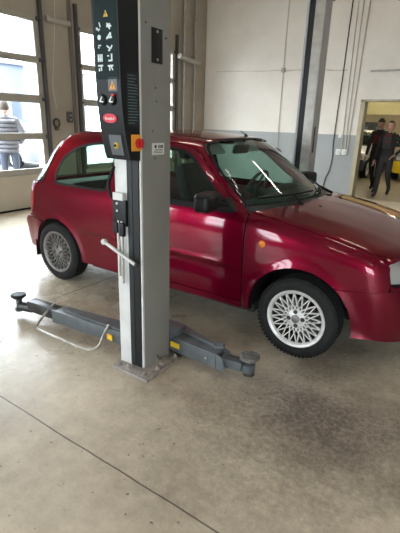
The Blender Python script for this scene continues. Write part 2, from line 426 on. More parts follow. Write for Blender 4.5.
    panel('cowl',[cowlL],TOP,off(d_body,.012),MAT['black_plastic'],car,gap=0,flange=.004)
    wl=np.concatenate([ws_edge[:,1:],ws_top[1:,1:],(ws_top[::-1,1:]*[-1,1])[1:],(ws_edge[::-1,1:]*[-1,1])[1:],(wb[:,1:]*[-1,1])[1:],wb[::-1,1:][1:-1]])
    panel('windshield',[wl],FRONT,off(d_gh,.003),MAT['car_glass'],car,gap=.002,flange=0,sp=.04)
    R=resample(wl,.02); panel('windshield_seal',[R,shrink(R,.010)],FRONT,d_gh,MAT['rubber'],car,gap=.001,flange=.004,push=.0015)
    tgtop=None
    rt=P3(REAR,catmull([(0.479,1.329),(.3,1.342),(.1,1.348),(0,1.349)],5),D)
    rl=np.concatenate([ws_top[::-1],roofside[1:],rt[1:]])
    rl=np.concatenate([ws_top[::-1,:2],roofside[1:-1,:2],rt[:,:2]]); rl=np.concatenate([rl,(rl[::-1]*[1,-1])[1:-1]])
    panel('roof',[rl],TOP,d_gh,paint,car,sp=.05)
    hl=rl*np.array([1,.95]); panel('headliner',[hl],TOP,off(d_gh,.03),MAT['headliner'],car,sp=.08,gap=.03,flange=0,curve_sp=.05)
    # ---- tailgate with rear window
    tgo=np.concatenate([rt[::-1],tgl[1:]])       # centre top -> side bottom
    t2=CR.to2d(tgo); t2=np.concatenate([t2,np.array([[0.3,.560],[0,.560]])]); 
    t2=np.concatenate([t2,(t2[::-1]*[-1,1])[1:-1]])
    ex_=tgl[2:31:3]; ed=P3(SIDE,np.stack([ex_[:,0]-.010,ex_[:,2]],1),D)
    rw3=np.concatenate([P3(REAR,[(0,1.332),(.30,1.328),(.44,1.322)],D),ed,P3(REAR,[(.66,.90),(.40,.885),(0,.88)],D)]); r2=CR.to2d(rw3); r2=np.concatenate([r2,(r2[::-1]*[-1,1])[1:-1]])
    panel('tailgate',[t2,r2],CR,D,paint,car,gap=.004)
    panel('rear_window_glass',[r2],CR,off(D,.004),MAT['car_glass'],car,gap=.003,flange=0,sp=.05)
    R=resample(r2,.02); panel('rear_window_seal',[R,shrink(R,.008)],CR,D,MAT['rubber'],car,gap=0,flange=.004,push=.0015)
    # ---- nose panel and grille
    def pol(xy): return CF.to2d(np.array([(a,b,c) for a,b,c in xy]))
    seam=np.array([(.470,.690,.70),(.490,.690,.60),(.488,.69,.545)])
    n2=np.concatenate([CF.to2d(hoodfront)[::-1],CF.to2d(seam)]); n2=np.concatenate([n2,[[.35,.578],[0,.578]]])
    n2=np.concatenate([n2,(n2[::-1]*[-1,1])[1:-1]])
    gr=rounded(np.array([(.02,.665),(.15,.66),(.155,.605),(.02,.605)]),'all',.02)
    hole=shrink(resample(hl_keep,.012),.001)
    panel('nose_panel',[n2,hole,hole*[-1,1],gr,gr*[-1,1]],CF,D,paint,car)
    for q in (gr,gr*[-1,1]): panel('grille',[q],CF,off(D,.02),MAT['black_plastic'],car,gap=-.01,flange=0)
    # ---- bumpers
    b=P3(SIDE,np.concatenate([arc(FX,AR,a_st,0,10),[[FX+.340,.235]]]),d_body)
    b2=np.concatenate([CF.to2d(b),[[.66,.236],[.4,.226],[0,.222]]]); top=[[0,.572],[.35,.572],[.62,.565],[.72,.545]]
    b2=np.concatenate([b2[::1],(b2[::-1]*[-1,1])[1:]]); top2=np.array([[-.72,.545],[-.62,.565],[-.35,.572],[0,.572],[.35,.572],[.62,.565],[.72,.545]])
    b2=np.concatenate([b2,top2])
    lg=rounded(np.array([(-.34,.39),(.34,.39),(.34,.30),(-.34,.30)]),'all',.03)
    panel('front_bumper',[b2,lg],CF,D,paint,car,gap=.0035,push=.005)
    panel('bumper_grille',[lg],CF,off(D,.025),MAT['black_plastic'],car,gap=-.01,flange=0)
    rb=P3(SIDE,np.concatenate([arc(RX,RR,180-reara,180,10),[[RX-.316,.235]]]),d_body)
    r2b=np.concatenate([CR.to2d(rb),[[.66,.236],[.4,.226],[0,.222]]]); 
    r2b=np.concatenate([r2b,(r2b[::-1]*[-1,1])[1:],np.array([[-.72,.556],[-.35,.557],[0,.557],[.35,.557],[.72,.556]])])
    panel('rear_bumper',[r2b],CR,D,paint,car,gap=.0035,push=.005)
    # ---- mud flap, floor pan, lower valances
    fp=MB(); fp.box(-2.0,-.36,-.70,.70,.19,.25,.01); fp.box(-2.85,.50,-.42,.42,.20,.27,.01); fp.build('floor_pan',MAT['underbody'],car)
    for sg in (-1,1):
        mf=MB(); mf.box(RX-RR-.045,RX-RR-.030,sg*.70-.06,sg*.70+.055,.17,.33,.004); mf.build('mud_flap',MAT['rubber'],car)
    [MB().tube([(q,-.6,WR),(q,.6,WR)],.03,10).build('axle',MAT['underbody'],car) for q in (0.,RA)]
    ex=MB(); ex.tube([(-1.0,.2,.2),(-2.3,.25,.2),(-2.5,.3,.22),(-2.95,.42,.24)],.025,10,smooth_pts=4); ex.build('exhaust_pipe',MAT['dark_steel'],car)
    # ---- wipers, antenna, washer jets
    for (p0,p1) in (((.36),(.66)),((-.28),(.18))):
        wp=MB(); a=P3(TOP,[(-.215,p0-.20)],d_body)[0]; 
        q=P3(FRONT,[(p0-.28,.962),(p0,.972),(p0+.28,.975)],d_gh)
        pts=[tuple(v+np.array([.016,0,.014])) for v in q]
        wp.tube(pts,.0075,6,smooth_pts=3); wp.tube([(float(a[0]),p0-.05,float(a[2])+.006),pts[1]],[.012,.006],6)
        wp.build('wiper',MAT['rubber'],car)
    an=MB(); z=float(P3(TOP,[(-.985,.20)],d_gh)[0][2]); an.lathe([(.018,0),(.016,.008),(.006,.014),(.003,.02)],(-.985,.20,z-.001),n=12); an.tube([(-.985,.20,z+.012),(-1.04,.20,z+.036)],.004,6)
    an.build('antenna',MAT['black_plastic'],car)
    for yv in (-.24,.24):
        z=float(P3(TOP,[(-.12,yv)],d_body)[0][2]); j=MB(); j.ball((-.12,yv,z),.012,(1.3,1,.6),10); j.build('washer_jet',MAT['black_plastic'],car)
    # ---- interior
    da=MB(); da.prism([(-.32,.90),(-.42,.925),(-.62,.925),(-.74,.86),(-.74,.70),(-.60,.55),(-.32,.5)],'y',-.66,.66); da.prism([(-.60,.915),(-.66,.955),(-.72,.95),(-.74,.88),(-.6,.88)],'y',.18,.56)
    da.build('dashboard',MAT['cabin_dark'],car)
    st=MB(); Ms=Matrix.Translation((-.93,.33,.90))@Matrix.Rotation(math.radians(-64),4,'Y')
    n=32; v=[];q=[]
    for i in range(n):
        a=2*PI*i/n
        for k in range(8):
            b_=2*PI*k/8; r=.182+.014*math.cos(b_); v.append(Ms@Vector((r*math.cos(a),r*math.sin(a),.014*math.sin(b_))))
    for i in range(n):
        for k in range(8): q.append((i*8+k,((i+1)%n)*8+k,((i+1)%n)*8+(k+1)%8,i*8+(k+1)%8))
    st.add(v,q,True)
    hb=MB().lathe([(.0,.02),(.055,.018),(.065,0),(.06,-.03)],n=20); st.add([Ms@Vector(p) for p in hb.v],hb.f,True)
    for a in (0.25,PI-.25,PI*1.5): 
        t=MB().beam((.04*math.cos(a),.04*math.sin(a),-.005),(.175*math.cos(a),.175*math.sin(a),-.0),.03,.012); st.add([Ms@Vector(p) for p in t.v],t.f)
    t=MB().tube([(0,0,-.02),(.03,0,-.22)],.03,10); st.add([Ms@Vector(p) for p in t.v],t.f,True)
    st.build('steering_wheel',MAT['cabin_dark'],car)
    for yv in (-.37,.37):
        se=MB(); se.box(-1.52,-1.02,yv-.24,yv+.24,.40,.56,.05)
        M=Matrix.Translation((-1.50,yv,.50))@Matrix.Rotation(math.radians(-17),4,'Y'); b_=MB().box(-.065,.065,-.235,.235,0,.60,.05); se.add([M@Vector(p) for p in b_.v],b_.f)
        h=MB().box(-.045,.045,-.13,.13,.645,.80,.035); 
        so=se.build('front_seat',MAT['seat'],car)
        hd=MB().add([M@Vector(p) for p in h.v],h.f); hd.tube([M@Vector((0,-.06,.58)),M@Vector((0,-.06,.68))],.008,6); hd.tube([M@Vector((0,.06,.58)),M@Vector((0,.06,.68))],.008,6); hd.build('headrest',MAT['seat'],so)
    rs=MB(); rs.box(-2.25,-1.85,-.58,.58,.34,.50,.05)
    M=Matrix.Translation((-2.25,0,.44))@Matrix.Rotation(math.radians(-18),4,'Y'); b_=MB().box(-.06,.06,-.58,.58,0,.47,.04); rs.add([M@Vector(p) for p in b_.v],b_.f); rs.build('rear_seat',MAT['seat'],car)
    ps=MB(); ps.prism([(-2.42,.84),(-2.76,.84),(-2.76,.865),(-2.42,.865)],'y',-.58,.58); ps.build('parcel_shelf',MAT['cabin_dark'],car)
    im=MB(); im.obox((-.90,-.03,1.262),(.97,.0,-.2),(0,1,0),(.2,0,.97),.015,.115,.035,.012); im.tube([(-.895,-.02,1.275),(-.885,-.01,1.335)],.008,6); im.build('rear_view_mirror',MAT['black_plastic'],car)
    for sg in (-1,1):
        sv=MB(); sv.obox((-1.03,sg*.30,1.275),(.62,0,-.78),(0,1,0),(.78,0,.62),.06,.17,.008,.004)
        sv.build('sun_visor',MAT['headliner'],car)
    # ---- wheels
    for cx in (0.,RA):
        for sg in (-1,1):
            make_wheel(car,cx,sg)
    return car
def make_wheel(car,cx,sg):
    """tyre, alloy rim with a crossed-spoke lattice, hub cap, four bolts; built with the outside at -y then mirrored"""
    yo=-.786; cx0=cx; cx=cx-.021
    def fix(mb):
        mb.v=[(x+cx,(y if sg<0 else -y),z+WR) for x,y,z in mb.v]; return mb
    RT=.274
    t=MB(); prof=[(.192,.0+.006),(.205,.002),(.225,-.004),(.245,.0),(.260,.010),(.269,.022),(RT,.036),(RT,.055),(RT-.006,.056),(RT-.006,.062),(RT,.063),(RT,.086),(RT-.006,.087),(RT-.006,.093),(RT,.094),(RT,.118),(RT-.006,.119),(RT-.006,.125),(RT,.126),(RT,.142),(.262,.162),(.24,.172),(.20,.17),(.19,.165)]
    t.lathe([(r,yo+h) for r,h in prof],axis='y',n=72,cap=False)
    # tread blocks on the shoulder
    for k in range(64):
        a=2*PI*k/64; c,s=math.cos(a),math.sin(a)
        t.obox((.270*c,yo+.024,.270*s),(c,0,s),(0,1,0),(-s,0,c),.004,.010,.008)
    ty=fix(t).build('tyre',MAT['tyre'],car)
    r=MB()
    r.lathe([(.192,yo+.012),(.197,yo+.004),(.194,yo-.001),(.184,yo+.000),(.176,yo+.006),(.168,yo+.020)],axis='y',n=64,cap=False)
    r.cm=1; r.lathe([(.168,yo+.020),(.163,yo+.040),(.160,yo+.13),(.19,yo+.165)],axis='y',n=64,cap=False); r.cm=0  # barrel coloured dark to paint in its inner shading
    n=20
    for k in range(n):
        a=2*PI*k/n
        for dlt in (-1,1):
            b=a+dlt*2*PI/n*1.45
            p0=(.058*math.cos(a),yo+.020,.058*math.sin(a)); p1=(.168*math.cos(b),yo+.016,.168*math.sin(b))
            r.beam(p0,p1,.0062,.014,up=(0,-1,0))
    for k in range(n*2):
        pass
    r.lathe([(.024,yo+.012),(.050,yo+.014),(.060,yo+.018),(.062,yo+.032),(.03,yo+.04)],axis='y',n=32)
    fix(r); rim=r.build('rim',[MAT['alloy'] if cx0>-1 else MAT['alloy_dull'],MAT['dark_steel']],car)
    cp=MB(); cp.lathe([(0.0001,yo+.001),(.020,yo+.002),(.027,yo+.006),(.028,yo+.02)],axis='y',n=24); fix(cp).build('hub_cap',MAT['alloy_dull'],rim)
    for k in range(4):
        a=PI/2*k+.12; b=MB(); b.lathe([(.0001,yo+.005),(.0085,yo+.0052),(.0095,yo+.010),(.0095,yo+.03)],(.047*math.cos(a),0,.047*math.sin(a)),axis='y',n=6,smooth=False)
        b.lathe([(.0001,yo+.0068),(.0145,yo+.0068),(.0145,yo+.02)],(.047*math.cos(a),0.004,.047*math.sin(a)),axis='y',n=16)
        fix(b).build('wheel_bolt',MAT['dark_steel'],rim)
    bd=MB(); bd.lathe([(.0001,yo+.075),(.125,yo+.075),(.125,yo+.09),(.0001,yo+.09)],axis='y',n=32); bd.box(-.1,.1,yo+.05,yo+.10,.03,.10,.01); fix(bd).build('brake_disc',MAT['dark_steel'],car)
# ------------------------------------------------------------------ materials used
MAT={}
def paint_mat():
    m,nt,out=new_mat('car_paint'); b=nt.nodes.new('ShaderNodeBsdfPrincipled'); nt.links.new(b.outputs[0],out.inputs[0])
    b.inputs['Base Color'].default_value=(.145,.0008,.0145,1); b.inputs['Metallic'].default_value=.6; b.inputs['Roughness'].default_value=.34; b.inputs['Specular IOR Level'].default_value=0.; b.inputs['Specular Tint'].default_value=(.5,.03,.08,1); b.inputs['Coat IOR'].default_value=1.45
    b.inputs['Coat Weight'].default_value=1.; b.inputs['Coat Roughness'].default_value=.05
    return m
def floor_mat():
    m,nt,out=new_mat('concrete_floor'); L=nt.links.new; N=nt.nodes.new
    b=N('ShaderNodeBsdfPrincipled'); L(b.outputs[0],out.inputs[0])
    tc=N('ShaderNodeTexCoord'); co=tc.outputs['Object']
    def noise(sc,det=6,rough=.6,vec=co):
        n=N('ShaderNodeTexNoise'); n.inputs['Scale'].default_value=sc; n.inputs['Detail'].default_value=det; n.inputs['Roughness'].default_value=rough; L(vec,n.inputs['Vector']); return n.outputs['Fac']
    def ramp(f,p0,p1,c0=(0,0,0,1),c1=(1,1,1,1)):
        r=N('ShaderNodeValToRGB'); r.color_ramp.elements[0].position=p0; r.color_ramp.elements[1].position=p1; r.color_ramp.elements[0].color=c0; r.color_ramp.elements[1].color=c1; L(f,r.inputs[0]); return r.outputs[0]
    def mix(f,a,c,blend='MIX'):
        x=N('ShaderNodeMix'); x.data_type='RGBA'; x.blend_type=blend
        if isinstance(f,float): x.inputs[0].default_value=f
        else: L(f,x.inputs[0])
        for s,i in ((a,6),(c,7)):
            if isinstance(s,tuple): x.inputs[i].default_value=s
            else: L(s,x.inputs[i])
        return x.outputs[2]
    def math_(op,a,c=None):
        x=N('ShaderNodeMath'); x.operation=op
        for s,i in ((a,0),(c,1)):
            if s is None: continue
            if isinstance(s,(int,float)): x.inputs[i].default_value=s
            else: L(s,x.inputs[i])
        return x.outputs[0]
    sep=N('ShaderNodeSeparateXYZ'); L(co,sep.inputs[0]); X,Y=sep.outputs[0],sep.outputs[1]
    base=ramp(noise(1.3,7,.66),.34,.66,FLOOR_A,FLOOR_B)
    base=mix(.28,base,ramp(noise(14,5,.7),.35,.7,(.18,.155,.12,1),(.62,.56,.46,1)),'MIX')
    # blotches of spilled oil and tyre dirt around the spot in front of the car
    def blob(x,y,rx,ry,soft=.5):
        dx=math_('DIVIDE',math_('SUBTRACT',X,x),rx); dy=math_('DIVIDE',math_('SUBTRACT',Y,y),ry)
        d=math_('SQRT',math_('ADD',math_('MULTIPLY',dx,dx),math_('MULTIPLY',dy,dy)))
        d=math_('ADD',d,math_('MULTIPLY',math_('SUBTRACT',noise(2.6,8,.7),.5),1.5))
        mr=N('ShaderNodeMapRange'); mr.inputs[1].default_value=1.+soft; mr.inputs[2].default_value=1.-soft; L(d,mr.inputs[0]); return mr.outputs[0]
    speck=ramp(noise(38,6,.8),.40,.58)
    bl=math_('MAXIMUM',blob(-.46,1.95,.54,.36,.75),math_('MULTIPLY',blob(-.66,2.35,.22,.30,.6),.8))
    bl=math_('MAXIMUM',bl,math_('MULTIPLY',blob(-1.05,3.1,1.6,.8,.6),.55))  # broad, weaker darkening of the floor under the car
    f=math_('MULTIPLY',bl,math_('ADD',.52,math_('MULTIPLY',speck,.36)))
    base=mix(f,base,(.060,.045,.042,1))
    bl2=math_('MULTIPLY',math_('MULTIPLY',blob(-.62,1.45,.55,.35,.8),speck),.35); base=mix(bl2,base,(.07,.055,.045,1))
    # little chips
    base=mix(ramp(noise(24,4,.6),.655,.72),base,(.09,.07,.05,1))
    # cast joints and a crack
    def line(v,at,w,amt,lo=None,axis=None,hi=None):
        wob=math_('MULTIPLY',math_('SUBTRACT',noise(3.,3),.5),.016)
        d=math_('ABSOLUTE',math_('SUBTRACT',math_('ADD',v,wob),at)); q=math_('MULTIPLY',math_('LESS_THAN',d,w),amt)
        if lo is not None: q=math_('MULTIPLY',q,math_('GREATER_THAN',axis,lo))
        if hi is not None: q=math_('MULTIPLY',q,math_('LESS_THAN',axis,hi))
        return q
    j=math_('MAXIMUM',line(Y,1.046,.0036,.8),line(X,-2.865,.006,.75,1.05,Y))
    dg=math_('ADD',math_('MULTIPLY',X,.748),math_('MULTIPLY',Y,.664))
    j=math_('MAXIMUM',j,line(dg,-.974,.005,.6,1.05,Y,1.80))
    base=mix(j,base,(.02,.016,.013,1))
    L(base,b.inputs['Base Color'])
    wet=blob(-3.3,2.1,1.9,1.5,.5)
    ro=math_('ADD',.30,math_('MULTIPLY',noise(5,5,.6),.34)); ro=math_('SUBTRACT',ro,math_('MULTIPLY',wet,.22)); L(ro,b.inputs['Roughness'])
    bp=N('ShaderNodeBump'); bp.inputs['Strength'].default_value=.12; bp.inputs['Distance'].default_value=.01; L(noise(60,4),bp.inputs['Height']); L(bp.outputs[0],b.inputs['Normal'])
    return m
def wall_mat(name,low,up,split,edge=.004,stain=.08):
    """painted wall: dado colour below, plaster colour above the split height"""
    m,nt,out=new_mat(name); L=nt.links.new; N=nt.nodes.new
    b=N('ShaderNodeBsdfPrincipled'); b.inputs['Roughness'].default_value=.7; L(b.outputs[0],out.inputs[0])
    tc=N('ShaderNodeTexCoord'); sep=N('ShaderNodeSeparateXYZ'); L(tc.outputs['Object'],sep.inputs[0])
    n=N('ShaderNodeTexNoise'); n.inputs['Scale'].default_value=1.1; n.inputs['Detail'].default_value=6; n.inputs['Roughness'].default_value=.62; L(tc.outputs['Object'],n.inputs['Vector'])
    r=N('ShaderNodeValToRGB'); r.color_ramp.elements[0].position=.3; r.color_ramp.elements[1].position=.65
    r.color_ramp.elements[0].color=(1-stain*1.6,1-stain*1.8,1-stain*2.1,1); r.color_ramp.elements[1].color=(1,1,1,1); L(n.outputs['Fac'],r.inputs[0])
    g=N('ShaderNodeMath'); g.operation='GREATER_THAN'; g.inputs[1].default_value=split; L(sep.outputs[2],g.inputs[0])
    x=N('ShaderNodeMix'); x.data_type='RGBA'; L(g.outputs[0],x.inputs[0]); x.inputs[6].default_value=(*low,1); x.inputs[7].default_value=(*up,1)
    y=N('ShaderNodeMix'); y.data_type='RGBA'; y.blend_type='MULTIPLY'; y.inputs[0].default_value=1; L(x.outputs[2],y.inputs[6]); L(r.outputs[0],y.inputs[7]); L(y.outputs[2],b.inputs['Base Color'])
    n2=N('ShaderNodeTexNoise'); n2.inputs['Scale'].default_value=40; L(tc.outputs['Object'],n2.inputs['Vector'])
    bp=N('ShaderNodeBump'); bp.inputs['Strength'].default_value=.15; bp.inputs['Distance'].default_value=.01; L(n2.outputs['Fac'],bp.inputs['Height']); L(bp.outputs[0],b.inputs['Normal'])
    return m
FLOOR_A=(.40,.325,.235,1); FLOOR_B=(.74,.64,.49,1)
def make_mats():
    M=MAT
    M['car_paint']=paint_mat()
    M['rubber']=pmat('rubber',(.006,.006,.006),.65,spec=.2)
    M['tyre']=pmat('tyre',(.009,.009,.009),.75,spec=.3,noise=.3,nscale=20,bump=.2,bscale=80)
    M['black_plastic']=pmat('black_plastic',(.008,.008,.009),.42,spec=.35,bump=.08,bscale=300)
    M['car_glass']=glass_mat('car_glass',(.57,.73,.655),1.0)
    M['clear_glass']=glass_mat('clear_glass',(.93,.95,.95),1.)
    M['lens']=glass_mat('lens',(.85,.87,.88),1.3)
    M['chrome']=pmat('chrome',(.72,.72,.70),.4,.5)
    M['mirror']=pmat('mirror',(.8,.82,.82),.03,1.)
    M['amber']=pmat('amber',(.75,.20,.02),.2,coat=.6)
    M['red_lens']=pmat('red_lens',(.30,.01,.012),.12,coat=1.)
    M['alloy']=pmat('alloy',(.70,.69,.67),.42,.5,noise=.08,nscale=30)
    M['alloy_dull']=pmat('alloy_dull',(.20,.19,.18),.5,.6,noise=.2,nscale=25)
    M['dark_steel']=pmat('dark_steel',(.09,.085,.08),.45,.8,noise=.3,nscale=20)
    M['underbody']=pmat('underbody',(.02,.019,.018),.8)
    M['cabin_trim']=pmat('cabin_trim',(.20,.075,.08),.7,noise=.15)
    M['cabin_dark']=pmat('cabin_dark',(.035,.036,.038),.7)
    M['seat']=pmat('seat',(.035,.038,.043),.9,noise=.25,nscale=40)
    M['headliner']=pmat('headliner',(.42,.41,.38),.9)
    M['lift_grey']=pmat('lift_grey',(.20,.193,.175),.5,noise=.06,nscale=6)
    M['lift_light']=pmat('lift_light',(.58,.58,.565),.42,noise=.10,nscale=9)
    M['lift_black']=pmat('lift_black',(.010,.011,.012),.5,spec=.3)
    M['lift_belt']=pmat('lift_belt',(.018,.020,.023),.5,spec=.3)
    M['arm_paint']=pmat('arm_paint',(.088,.098,.104),.42,noise=.25,nscale=14,bump=.1,bscale=40)
    M['arm_dark']=pmat('arm_dark',(.035,.036,.038),.35,.3,noise=.3,nscale=20)
    M['steel']=pmat('steel',(.50,.48,.44),.38,.85,noise=.25,nscale=25)
    M['base_metal']=pmat('base_metal',(.36,.32,.29),.5,.4,noise=.35,nscale=22,bump=.2,bscale=60)
    M['pad_rubber']=pmat('pad_rubber',(.13,.12,.11),.8,noise=.5,nscale=40,bump=.5,bscale=90)
    M['box_dark']=pmat('box_dark',(.010,.0115,.0135),.45,spec=.25)
    M['box_panel']=pmat('box_panel',(.005,.015,.017),.6,spec=.2)
    M['box_plate']=pmat('box_plate',(.10,.105,.115),.45)
    M['white_ink']=pmat('white_ink',(.62,.72,.70),.5)
    M['faint_ink']=pmat('faint_ink',(.10,.165,.175),.5)
    M['yellow']=pmat('yellow',(.75,.48,.02),.45)
    M['orange']=pmat('orange',(.80,.33,.03),.45)
    M['red_badge']=pmat('red_badge',(.62,.012,.05),.35,coat=.5)
    M['red_knob']=pmat('red_knob',(.50,.012,.02),.35)
    M['white']=pmat('white',(.78,.78,.75),.5)
    M['paper']=pmat('paper',(.60,.60,.56),.6)
    M['floor']=floor_mat()
    M['wall_back']=wall_mat('wall_back_paint',(.33,.345,.345),(.74,.695,.635),1.30)
    M['wall_left']=wall_mat('wall_left_paint',(.35,.31,.262),(.35,.31,.262),.1,stain=.12)
    M['wall_plain']=wall_mat('wall_plain_paint',(.20,.21,.22),(.46,.43,.38),1.30)
    M['ceiling']=pmat('ceiling',(.45,.41,.36),.8,noise=.1,nscale=2)
    M['door_panel']=pmat('door_panel',(.47,.42,.335),.55,noise=.06,nscale=3)
    M['door_frame']=pmat('door_frame',(.33,.305,.26),.5,noise=.06,nscale=5)
    M['rail']=pmat('rail',(.075,.070,.068),.5,.3)
    M['channel']=pmat('channel',(.12,.10,.085),.6)
    M['galv']=pmat('galv',(.34,.32,.29),.45,.5,noise=.15,nscale=12)
    M['jamb']=pmat('jamb',(.40,.345,.235),.6,noise=.1)
    M['conduit']=pmat('conduit',(.46,.42,.36),.5)
    M['cable']=pmat('cable',(.02,.02,.02),.5)
    M['asphalt']=pmat('asphalt',(.20,.20,.205),.8,noise=.2,nscale=3)
    M['facade']=pmat('facade',(.15,.175,.225),.8,noise=.12,nscale=.5)
    M['facade_window']=pmat('facade_window',(.10,.12,.15),.2)
    M['pale_post']=pmat('pale_post',(.22,.25,.33),.6)
    M['room_wall']=wall_mat('far_room_tones',(.30,.24,.15),(.66,.59,.32),1.93)  # brownish below the split height, yellowish above it
    M['room_floor']=pmat('room_floor',(.24,.20,.13),.35,noise=.12,nscale=2)
    M['board']=pmat('board',(.045,.05,.05),.35,noise=.5,nscale=6)
    M['skin']=pmat('skin',(.50,.28,.20),.55)
    M['hair']=pmat('hair',(.035,.022,.015),.7)
    M['hair_black']=pmat('hair_black',(.006,.006,.007),.7)
    M['cloth_dark']=pmat('cloth_dark',(.012,.011,.012),.85,noise=.3,nscale=25)
    M['cloth_trouser']=pmat('cloth_trouser',(.022,.021,.021),.85,noise=.2,nscale=25)
    M['cloth_red']=pmat('cloth_red',(.09,.008,.012),.85)
    M['shoe']=pmat('shoe',(.018,.012,.010),.5)
    M['puffer']=pmat('puffer',(.10,.10,.115),.55,noise=.2,nscale=10)
    M['jeans']=pmat('jeans',(.05,.06,.09),.8)
    M['tube']=pmat('tube',(.9,.9,.88),.5,emit=(1.,.93,.82),estr=LAMP)
    M['tube_bright']=pmat('tube_bright',(.9,.9,.85),.5,emit=(1.,.92,.72),estr=30.)
    M['lamp_body']=pmat('lamp_body',(.6,.6,.58),.5)
    M['paint_white']=pmat('paint_white',(.62,.62,.60),.3,coat=.6)
    M['paint_navy']=pmat('paint_navy',(.02,.045,.08),.3,coat=.6)
    M['paint_yellow']=pmat('paint_yellow',(.75,.52,.02),.3,coat=.6)
    M['paint_graphite']=pmat('paint_graphite',(.14,.15,.17),.3,coat=.6)
LAMP=9.0
def S(o): return tag(o,kind='structure')
WX=-6.28; WY=9.45; WF=-4.2; WR_=4.6; H=4.9
OPEN=[(-3.95,-1.75),(1.82,4.75),(5.45,8.26)]; DH=2.95  # first opening is unseen, placed for its light on car and floor
def sectional_door(name,y0,y1,M=None,n_col=2,parent=None):
    """glazed sectional door in the plane x=WX between y0 and y1"""
    x0,x1=WX-.05,WX; b=MB()
    rows=[(2.86,2.95),(2.27,2.37),(1.68,1.80),(1.12,1.22),(.56,.66)]
    for a,c in rows: b.box(x0,x1,y0,y1,a,c,.008)
    st=.115; W=(y1-y0)/n_col
    for k in range(n_col+1):
        c=y0+W*k; b.box(x0+.004,x1-.004,max(y0,c-st),min(y1,c+st),.58,2.95)
    o=b.build(name,MAT['door_frame']); S(o)
    lo=MB()
    for a,c in ((.03,.56),): lo.box(x0,x1,y0,y1,a,c,.01)
    lo.build('door_panel',MAT['door_panel'],o)
    sl=MB(); sl.box(x0+.01,x1-.005,y0,y1,0,.03); sl.build('bottom_seal',MAT['rubber'],o)
    for i,(a,c) in enumerate(((.65,1.13),(1.21,1.69),(1.79,2.28),(2.36,2.87))):
        for k in range(n_col):
            p=MB(); p.box(x0+.022,x0+.028,y0+W*k+.07,y0+W*(k+1)-.07,a,c); p.build('door_pane',MAT['clear_glass'],o)
    hg=MB()
    for z in (.60,1.16,1.74,2.32,2.90):
        for yy in (y0+.02,y1-.02): hg.box(x1,x1+.035,yy-.05,yy+.05,z-.03,z+.03,.006); hg.tube([(x1+.03,yy-.06,z),(x1+.03,yy+.06,z)],.014,8)
    hg.build('roller_hinge',MAT['rail'],o)
    for yy,sg in ((y0,-1),(y1,1)):
        r=MB(); r.box(x1+.003,x1+.012,yy-.028,yy+.028,0,3.25); r.box(x1+.012,x1+.05,yy+sg*.016,yy+sg*.026,0,3.25); r.box(x1+.045,x1+.053,yy-.02,yy+.026,0,3.25); r.build('guide_rail',MAT['rail'],o)
    return o
